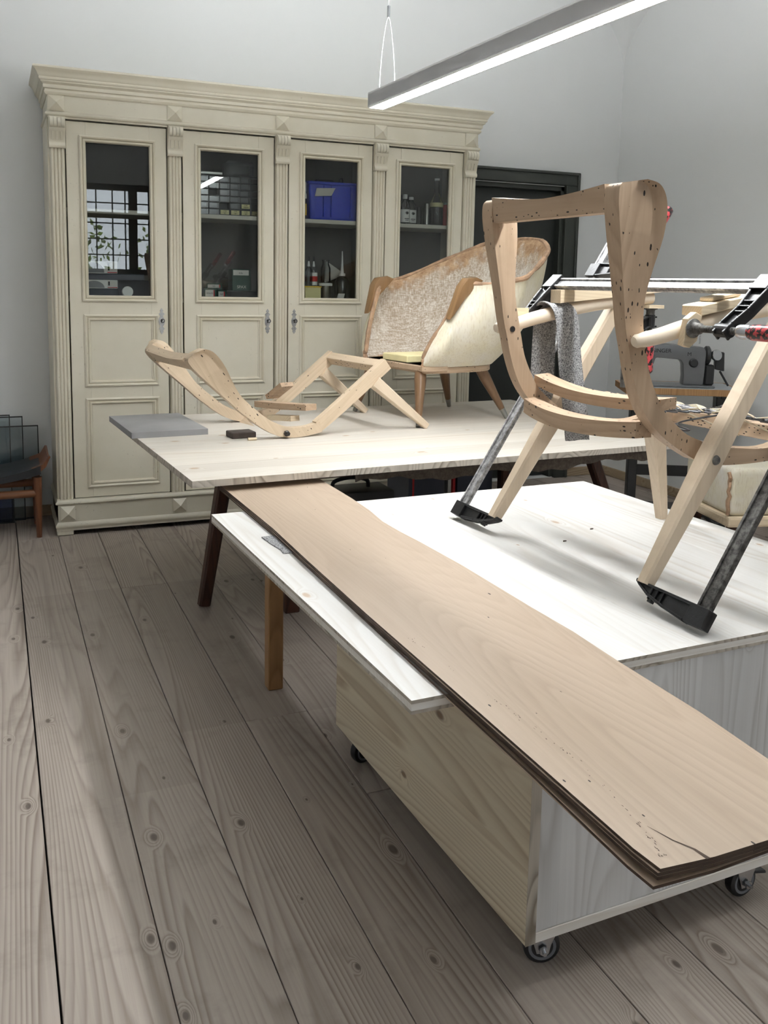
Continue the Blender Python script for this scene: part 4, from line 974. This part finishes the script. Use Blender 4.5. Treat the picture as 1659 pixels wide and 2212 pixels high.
f_clamp('F-clamp under the bolted arm leg at the trolley edge, dark spattered bar', (.088, -.475, .047), ld_, (0,1,0), .93, .80, .722, .885, 1.035, .170, M['steel_dark'])
f_clamp('F-clamp lying level across both armrests, silver bar and red black handle', (.262, .297, .692), (0,-1,0), (-.74,0,-.67), .95, .695, .612, .745, .90, .134, M['steel'])
f_clamp('small upright F-clamp at the front tip of the armrest nearest the sewing machine', (.498, .276, .700), (0,0,-1), (1,0,0), .30, .105, .070, .150, .262, .075, M['steel_dark'], -.02)
# clamping scraps
def chair_thing(m, name, label, cat, mat, group=None, **kw):
    ps = [CH@v for v in m.v]; m.v = ps; lo = min(p.z for p in ps); c_ = sum(ps, Vector())/len(ps)
    return tag(m.build(name, mat, origin=(c_.x, c_.y, lo), **kw), label, cat, group)
chair_thing(MB().hexa([(.232,.247,.640),(.64,.247,.6795),(.64,.292,.6795),(.232,.292,.640),(.232,.247,.6755),(.64,.247,.6885),(.64,.292,.6885),(.232,.292,.6755)]), 'clamping_batten', 'long tapered scrap batten on top of the armrest nearest the sewing machine', 'batten', M['scrap'])
chair_thing(MB().hexa([(.20,-.300,.627),(.43,-.300,.669),(.43,-.240,.669),(.20,-.240,.627),(.20,-.300,.650),(.43,-.300,.686),(.43,-.240,.686),(.20,-.240,.650)]), 'clamping_block', 'thick pine block resting on the armrest above the bolted leg', 'block', M['scrap'], bevel=.002)
chair_thing(MB().hexa([(.245,-.285,.6585),(.33,-.285,.672),(.33,-.245,.672),(.245,-.245,.6585),(.245,-.285,.667),(.33,-.285,.681),(.33,-.245,.681),(.245,-.245,.667)]), 'thin_offcut', 'thin pine offcut lying on the thick pine block', 'offcut', M['scrap'], bevel=.002)
chair_thing(MB().prism([(.140,.566),(.160,.560),(.180,.575),(.190,.628),(.172,.636),(.150,.622)], (0,0,0), (1,0,0), (0,0,1), (0,1,0), -.3135, -.2965), 'clamp_pad_block', 'small notched wooden pad between the level clamp and the armrest', 'block', M['scrap'], bevel=.001)
chair_thing(MB().box(.10, .165, .2965, .3045, .588, .625), 'thin_pad', 'thin pale wooden pad between the level clamp jaw and the armrest', 'block', M['scrap'])
chair_thing(MB().box(.545, .60, .25, .30, .6275, .6370), 'small_pad', 'small pale wooden pad under the armrest tip above the small clamp', 'block', M['scrap'])
# felt strips over the arms
def felt_strip(path, u0, u1, ushift, name, label, thick=.003):
    """path: list of (v, z); strip spans u0..u1 with a shift growing with drop"""
    P = arc([(v, z, 0) for v, z in path], 40); secs = []; n = len(P)
    rnd = random.Random(4)
    for i, p in enumerate(P):
        t = (P[min(i+1, n-1)]-P[max(i-1, 0)]); t.normalize(); nv = (-t.y, t.x); sft = ushift(i/(n-1)); row = []
        for k in range(7):
            u = u0+(u1-u0)*k/6+sft; wv = .003*math.sin(k*1.3+i*.25)
            row.append((u, p.x+nv[0]*wv, p.y+nv[1]*wv))
        bot = [(q[0], q[1]-nv[0]*thick, q[2]-nv[1]*thick) for q in reversed(row)]
        secs.append(row+bot)
    return chair_thing(MB().loft(secs), name, label, 'felt', M['felt'], 'felt strips over the armrests', smooth=True, angle=50)
felt_strip([(.314,.36),(.312,.45),(.310,.55),(.306,.605),(.300,.625),(.285,.638),(.268,.637),(.252,.622),(.249,.59),(.246,.50),(.238,.40),(.236,.33),(.240,.262)], .190, .268, lambda t: .075*max(0, t-.45)/.55, 'felt_strip', 'long grey felt strip draped over the armrest nearest the wardrobe')
felt_strip([(-.235,.50),(-.237,.56),(-.242,.62),(-.250,.660),(-.264,.6705),(-.285,.6725),(-.300,.660),(-.304,.62),(-.312,.50),(-.322,.38),(-.326,.27)], .47, .545, lambda t: -.03*max(0, t-.4)/.6, 'felt_strip', 'long grey felt strip draped over the armrest above the bolted leg')
P = arc([(.455,-.250,.60),(.452,-.246,.54),(.440,-.238,.48),(.41,-.215,.425),(.36,-.17,.400),(.31,-.12,.407)], 30)
m = MB(); m.loft([[(p.x-.010, p.y, p.z), (p.x+.010, p.y+.004, p.z), (p.x+.010, p.y+.004, p.z+.002), (p.x-.010, p.y, p.z+.002)] for p in P])
chair_thing(m, 'webbing_tape', 'narrow pale grey tape trailing from the armrest onto the springs', 'tape', M['felt'], smooth=True)
# ------------------------------------------------------------------ shell armchair on the panel
def shell_mat():
    m, nt, b = new_mat('hessian_shell'); co = coords(nt)
    at = N(nt, 'ShaderNodeAttribute'); at.attribute_name = 'rim'
    n1 = noise(nt, co, 7, 5, .65); w1 = noise(nt, mapping(nt, co, (14,120,160)), 1, 3); w2 = noise(nt, mapping(nt, co, (150,150,26)), 1, 3)
    weave = ramp(nt, mathn(nt, 'MULTIPLY', w1, w2), .16, .40)
    col = mixc(nt, weave, lin(168,150,128), lin(222,215,205))
    patch = ramp(nt, n1, .52, .66); col = mixc(nt, mathn(nt, 'MULTIPLY', patch, .55), col, lin(233,229,220))
    brown = mixc(nt, ramp(nt, noise(nt, co, 22, 5, .7), .36, .64), lin(146,112,82), lin(190,160,126))
    f = mathn(nt, 'ADD', at.outputs['Fac'], mathn(nt, 'MULTIPLY', mathn(nt, 'SUBTRACT', noise(nt, co, 16, 4), .5), .55))
    col = mixc(nt, ramp(nt, f, .80, .93), col, brown)
    L(nt, col, b.inputs['Base Color']); b.inputs['Roughness'].default_value = .85; bump(nt, b, weave, .5, .003); return m
def shell_out_mat():
    m, nt, b = new_mat('calico_shell_outside'); co = coords(nt)
    n1 = ramp(nt, noise(nt, co, 5, 5, .6), .35, .65); w1 = noise(nt, mapping(nt, co, (150,150,26)), 1, 3)
    col = mixc(nt, n1, lin(214,205,176), lin(218,212,200)); col = mixc(nt, mathn(nt, 'MULTIPLY', ramp(nt, w1, .5, .7), .35), col, lin(176,154,122))
    L(nt, col, b.inputs['Base Color']); b.inputs['Roughness'].default_value = .85; bump(nt, b, w1, .4, .002); return m
M['shell'] = shell_mat(); M['shell_out'] = shell_out_mat()
M['rimtape'] = plain('shell_brown_edge', lin(168,136,108), .85, var=.2, scale=26, bmp=.4, fine=60)
M['arm_cap'] = wood('glossy_arm_cap', lin(136,104,70), lin(98,72,46), axis=2, band=24, rough=.2, spec=.6, contrast=.5)
sc_ = thing('shell_armchair', 'stripped shell armchair with hessian inside, brown edges and tapered legs on the panel', 'chair', (1.915, 3.899, BZ), -2.9816)
rim = [(.232,.250,.300),(.205,.275,.38),(.160,.315,.48),(.097,.350,.615),(.02,.43,.628),(-.12,.478,.652),(-.185,.461,.677),(-.266,.425,.717),(-.347,.375,.758),(-.403,.33,.79),(-.470,.22,.832),(-.515,.11,.848),(-.530,0,.852)]
base = [(.228,.246,.262),(.205,.262,.262),(.165,.268,.262),(.12,.27,.262),(.06,.27,.262),(-.02,.265,.262),(-.08,.255,.262),(-.13,.24,.262),(-.17,.215,.262),(-.20,.18,.262),(-.225,.12,.262),(-.24,.06,.262),(-.245,0,.262)]
RI = arc(rim, 48); BA = arc(base, 48)
RI = RI+[Vector((p.x,-p.y,p.z)) for p in reversed(RI[:-1])]; BA = BA+[Vector((p.x,-p.y,p.z)) for p in reversed(BA[:-1])]
rows = 18
def shell_pt(i, t, off):
    b, r = BA[i], RI[i]; d = r-b; out = Vector((b.x*.9, b.y*1.1, 0)); out = out.normalized() if out.length > 1e-4 else Vector((-1,0,0))
    hgt = min(1, d.z/.25); bul = .075*hgt*math.sin(PI*min(1, t*1.05))**.9*(1-t*.35)
    p = b.lerp(r, t)+out*bul; return p-out*off*(1 if t < .97 else .8)
def shell_mesh(off): return [[shell_pt(i, (j/rows)**.9, off) for i in range(len(RI))] for j in range(rows+1)]
def grid_obj(name, G, mat, parent, flip=False):
    n = len(G[0]); vs_ = [p for r in G for p in r]; fs = []
    for j in range(len(G)-1):
        for i in range(n-1):
            q = (j*n+i, j*n+i+1, (j+1)*n+i+1, (j+1)*n+i); fs.append(q[::-1] if flip else q)
    me = bpy.data.meshes.new(name); me.from_pydata([tuple(v) for v in vs_], [], fs); me.materials.append(mat)
    at = me.attributes.new('rim', 'FLOAT', 'POINT')
    at.data.foreach_set('value', [max(j/(len(G)-1), 1-min(i, n-1-i)/9 if min(i, n-1-i) < 9 else 0, (1.1-j*.35)) for j in range(len(G)) for i in range(n)])
    me.polygons.foreach_set('use_smooth', [True]*len(me.polygons)); me.update()
    o = bpy.data.objects.new(name, me); C.objects.link(o); o.parent = parent; return o
Gi, Go = shell_mesh(.016), shell_mesh(-.004)
grid_obj('shell_inside', Gi, M['shell'], sc_); grid_obj('shell_outside', Go, M['shell_out'], sc_, True)
edge = MB()
E1 = [Go[j][0] for j in range(rows+1)]+[Go[rows][i] for i in range(1, len(RI))]+[Go[j][-1] for j in range(rows-1, -1, -1)]
E2 = [Gi[j][0] for j in range(rows+1)]+[Gi[rows][i] for i in range(1, len(RI))]+[Gi[j][-1] for j in range(rows-1, -1, -1)]
rnd = random.Random(8)
pts = [(a+b)/2+Vector((0,0,.002)) for a, b in zip(E1, E2)]
edge.tube(pts[::1], [.0105+.002*math.sin(i*.7)+rnd.uniform(-.0012,.0012) for i in range(len(pts))], 8).build('shell_edge', M['rimtape'], sc_, smooth=True)
# seat board (wooden base) and inner floor
bo = [(p.x, p.y) for p in BA]; 
m = MB(); m.prism([(x_*.985, y_*.985) for x_, y_ in bo], (0,0,0), (1,0,0), (0,1,0), (0,0,1), .232, .262, 0, 0)
m.build('seat_base', M['beech_u'], sc_, bevel=.004)
m = MB(); m.prism([(x_*1.0+.002, y_*1.005) for x_, y_ in bo], (0,0,0), (1,0,0), (0,1,0), (0,0,1), .2605, .268); m.build('seat_floor', M['shell_out'], sc_)
m = MB().prism([(x_*1.0+.010, y_*1.03) for x_, y_ in bo if x_ > .1], (0,0,0), (1,0,0), (0,1,0), (0,0,1), .240, .268); m.build('front_lip', M['beech_u'], sc_, bevel=.006)
for s in (1, -1):
    cap = [(.015,.648),(.055,.662),(.100,.655),(.128,.62),(.150,.55),(.172,.475),(.150,.50),(.105,.565),(.055,.61)]
    m = MB().loft([[(u, s*(.318+.018*(z-.475)/.18), z) for u, z in cap], [(u+.004, s*(.362+.026*(z-.475)/.18), z-.004) for u, z in cap]])
    m.build('arm_cap', M['arm_cap'], sc_, bevel=.006, seg=2, smooth=True)
for u, v, tu, tv in ((.270,.277,.215,.205),(.270,-.277,.215,-.205),(-.270,.233,-.165,.150),(-.270,-.233,-.165,-.150)):
    a, b = Vector((tu, tv, .233)), Vector((u, v, .0)); d_ = b-a
    lg = MB().tube([a, a+d_*.15, a+d_*.45, a+d_*.80], [.026,.027,.021,.0145], 16).build('leg', M['leg_walnut'], sc_, smooth=True)
    MB().tube([a+d_*.80, a+d_*.985], [.0142,.0105], 16).build('leg_ferrule', M['tin'], lg, smooth=True)
m = MB().box(-.02, .225, -.19, .02, .2685, .302); o = tag(m.build('foam_block', M['foam'], bevel=.004), 'pale yellow foam block lying on the seat of the shell armchair', 'foam block')
o.matrix_world = Matrix.Translation((1.915, 3.899, BZ)) @ Matrix.Rotation(-2.9816+.0, 4, 'Z') @ Matrix.Translation((0,.09,0))
o.data.transform(Matrix.Translation((0,0,-.2685))); o.location.z += .2685

# ------------------------------------------------------------------ stool and glass panes by the wardrobe
st = thing('low_stool', 'low teak stool with a curved black leather seat beside the wardrobe', 'stool', (-.14, 4.93, 0))
for sx in (-.31, .31):
    for sy in (-.14, .13):
        MB().tube([(sx,sy,0),(sx,sy,.12),(sx*1.0,sy,.31)], [.013,.017,.021], 14).build('leg', M['teak'], st, smooth=True)
    MB().tube([(sx,-.14,.22),(sx,.13,.22)], .013, 12).build('stretcher', M['teak'], st, smooth=True)
    s = 1 if sx > 0 else -1
    e = MB().loft([[(sx+s*dx, y_, z_+.018*abs(y_)/.17) for dx, z_ in ((-.028,.315),(.010,.318),(.040,.345),(.062,.395),(.052,.398),(.028,.358),(-.028,.338))] for y_ in (-.175,-.1,0,.1,.165)])
    e.build('end_rail', M['teak'], st, smooth=True, angle=40)
for sy in (-.135, .13): MB().tube([(-.31,sy,.225),(.31,sy,.225)], .020, 14).build('long_stretcher', M['teak_x'], st, smooth=True)
sec = []
for i in range(17):
    x_ = -.325+.65*i/16; dz = .055*(abs(x_)/.325)**2.2
    sec.append([(x_, y_, .305+dz+(.010*(abs(y_)/.17)**2)) for y_ in (-.175,-.1,0,.1,.165)]+[(x_, y_, .285+dz*.8) for y_ in (.165,.1,0,-.1,-.178)])
MB().loft(sec).build('leather_seat', M['leather'], st, smooth=True, angle=50)
for xr_, h_, y_, lab in ((.055,.575,5.145,'tallest glass pane with black edge leaning on the wall behind the stool'),(.118,.562,5.165,'narrow-edged glass pane between the tallest and the widest pane'),(.195,.508,5.185,'widest glass pane with dark double edge leaning next to the wardrobe'),(.062,.150,5.118,'small blue-tinted glass pane standing lowest behind the stool legs')):
    p = thing('glass_sheet', lab, 'glass pane', (xr_-.32, y_, 0), 0, 'glass panes leaning on the wall')
    p.rotation_euler = (-.035 if h_ > .3 else -.03, 0, 0)
    blue = h_ < .3
    MB().box(-.32, .32, -.002, .002, 0, h_).build('sheet', glass_mat('blue_glass', (.55,.60,.74,1)) if blue else M['glass_pane'], p)
    e = MB(); w = .0045
    e.box(-.3205, .3205, -.0024, .0024, h_-.006, h_+.0005); e.box(.320-w, .3205, -.0024, .0024, 0, h_); e.box(-.3205, -.320+w, -.0024, .0024, 0, h_); e.box(-.32, .32, -.0024, .0024, 0, .006)
    e.build('dark_edge', M['glass_edge'], p)

# ------------------------------------------------------------------ sewing table and machine
ANG = math.atan2(-.48, .877)
sw = thing('sewing_table', 'sewing machine table with grey top, brown edge and black iron stand', 'table', (3.14, 4.02, 0), ANG)
SZ = .766
MB().box(.012, .608, .012, .388, SZ-.028, SZ).build('table_top', M['greytop'], sw, bevel=.002)
m = MB(); m.box(0, .62, 0, .0118, SZ-.034, SZ+.001); m.box(0, .62, .3882, .40, SZ-.034, SZ+.001); m.box(0, .0118, .012, .388, SZ-.034, SZ+.001); m.box(.6082, .62, .012, .388, SZ-.034, SZ+.001)
m.build('edge_band', M['oak'], sw, bevel=.001)
for xx in (.06, .52):
    m = MB(); m.box(xx, xx+.05, .16, .24, .03, SZ-.035); m.box(xx-.005, xx+.055, .02, .38, 0, .03); m.box(xx-.005, xx+.055, .05, .35, SZ-.055, SZ-.035)
    m.build('iron_leg', M['dark_enamel'], sw, bevel=.004)
MB().box(.11, .52, .19, .205, .25, .31).build('iron_brace', M['dark_enamel'], sw)
MB().box(.14, .48, .05, .30, .05, .075).build('treadle', M['dark_enamel'], sw, bevel=.005)
sm = thing('sewing_machine', 'grey and black industrial sewing machine on the grey sewing table', 'sewing machine', (3.14, 4.02, SZ), ANG)
ox, oy = .085, .075
def smb(m, name, mat, **kw):
    m.v = [v+Vector((ox, oy, 0)) for v in m.v]; return m.build(name, mat, sm, **kw)
smb(MB().box(0, .40, 0, .16, .0005, .012), 'bed_plate', M['grey_enamel'], bevel=.003)
arm = [(.235,.012),(.345,.012),(.350,.09),(.352,.20),(.335,.222),(.10,.238),(.035,.236),(.008,.222),(0,.19),(.002,.125),(.018,.105),(.062,.105),(.075,.125),(.085,.160),(.215,.150),(.232,.13),(.238,.06)]
body = smb(MB().prism(arm, (0,0,0), (1,0,0), (0,0,1), (0,1,0), .035, .125), 'machine_arm', M['grey_enamel'], bevel=.010, seg=2, smooth=True)
smb(MB().box(-.004, .055, .030, .13, .104, .20), 'head_cover', M['dark_enamel'], bevel=.008, seg=2, smooth=True)
smb(MB().tube([(.034,.08,.105),(.034,.08,.02)], .004, 8), 'needle_bar', M['steel_dark'])
smb(MB().box(.026, .048, .065, .10, .0125, .018), 'presser_foot', M['steel_dark'], bevel=.002)
smb(MB().lathe([(.024,0),(.024,.010),(.018,.016)], (.285,.035,.135), 20, (0,-1,0)), 'stitch_dial', M['dark_enamel'], smooth=True)
smb(MB().lathe([(.045,0),(.052,.006),(.052,.022),(.040,.03)], (.352,.08,.175), 24, (1,0,0)), 'hand_wheel', M['dark_enamel'], smooth=True)
smb(MB().lathe([(.030,0),(.032,.01),(.028,.02)], (.405,.055,.178), 22, (.35,-.9,.1)), 'wheel_hub', M['chrome'], smooth=True)
smb(MB().hexa([(.41,.06,.10),(.46,.06,.09),(.46,.10,.09),(.41,.10,.10),(.405,.06,.20),(.455,.06,.195),(.455,.10,.195),(.405,.10,.20)]), 'belt_guard', M['dark_enamel'], bevel=.004)
smb(MB().box(.355, .405, .05, .11, .012, .125), 'motor_bracket', M['dark_enamel'], bevel=.008)
smb(MB().tube([(.44,.08,.09),(.49,.08,.010)], .006, 8), 'belt', M['rubber'])
smb(MB().tube([(.29,.10,.22),(.29,.10,.36)], .0035, 8), 'thread_rod', M['steel'])
smb(MB().tube([(.33,.11,.235),(.33,.11,.30),(.44,.11,.30)], .004, 8), 'thread_arm', M['steel'])
t_ = text_part('maker_name', 'SINGER', .030, M['ink'], sm, (.115+ox, .0345+oy, .188), (PI/2, 0, 0), .0006)
t_ = text_part('maker_badge', 'M', .03, M['ink'], sm, (.262+ox, .0345+oy, .172), (PI/2, 0, 0), .0006)
# ------------------------------------------------------------------ half-hidden things at the back
fs = thing('footstool_carcass', 'pale calico-covered footstool with wooden base standing on the floor beyond the trolley', 'footstool', (3.40, 3.26, 0), -.25)
MB().box(-.30, .30, -.22, .22, .275, .50).build('padded_body', M['shell_out'], fs, bevel=.03, seg=3, smooth=True)
MB().box(-.31, .31, -.23, .23, .225, .275).build('wooden_base', M['scrap'], fs, bevel=.012, seg=2)
m = MB(); rnd = random.Random(3)
m.tube([(-.303+.004*math.sin(i*2), -.205+.006*math.sin(i*3), .28+.022*i) for i in range(10)], [.008+.003*rnd.random() for i in range(10)], 6).build('frayed_edge', M['rimtape'], fs, smooth=True)
for sx in (-.25, .25):
    for sy in (-.17, .17): MB().bar((sx,sy,.225), (sx*1.12,sy*1.15,0), .045, .045, (0,1,0), .03, .03).build('leg', M['darkwood'], fs)
for k, (xa, xb, h_, mat, lab) in enumerate(((1.93,2.135,.40,M['slate'],'slate blue folder with red spine under the table, thickest one'),(2.155,2.175,.42,M['tape'],'thin white board between the slate blue folders under the table'),(2.185,2.20,.41,M['red'],'thin red folder beside the white board under the table'),(2.21,2.42,.38,M['slate'],'slate blue folder without spine beside the thin red folder'))):
    o = MB().box(xa, xb, 4.18, 4.46, 0, h_).build('folder', mat, origin=((xa+xb)/2, 4.32, 0), bevel=.002); tag(o, lab, 'folder', 'folders under the table')
    if k == 0: MB().box(xa+.02, xa+.03, 4.1785, 4.18, .01, h_-.01).build('spine', M['red'], o, origin=o.location)
vc = thing('tool_case', 'black tool case standing under the spruce panel behind the trolley', 'case', (1.55, 3.95, 0))
MB().box(-.22, .16, -.10, .10, 0, .34).build('case_body', M['blackplastic'], vc, bevel=.02, seg=2, smooth=True)
MB().tube(arc([(-.12,0,.34),(-.11,0,.375),(-.03,0,.39),(.05,0,.375),(.06,0,.34)], 20), .010, 8).build('case_handle', M['blackplastic'], vc, smooth=True)
o = MB().box(-.03, .03, -.03, .03, 0, .598).build('table_prop', M['darkwood'], bevel=.004); o.location = (1.045, 3.36, 0); tag(o, 'square dark wooden prop under the table beside the oak prop', 'prop')
# wood chips on trolley
for k, (x_, y_, lab) in enumerate(((1.545,2.10,'dark wood chip on the trolley beside the wardrobe-side clamp jaw'),(1.40,2.02,'tiny dark crumb on the trolley between the two clamp jaws'))):
    o = MB().prism([(-.004,0),(0,-.0016),(.007,-.0006),(.003,.0015),(0,.002)], (0,0,0), (1,0,0), (0,1,0), (0,0,1), 0, .003).build('wood_chip', M['plank_edge']); o.location = (x_, y_, TZ+.0003); tag(o, lab, 'chip')
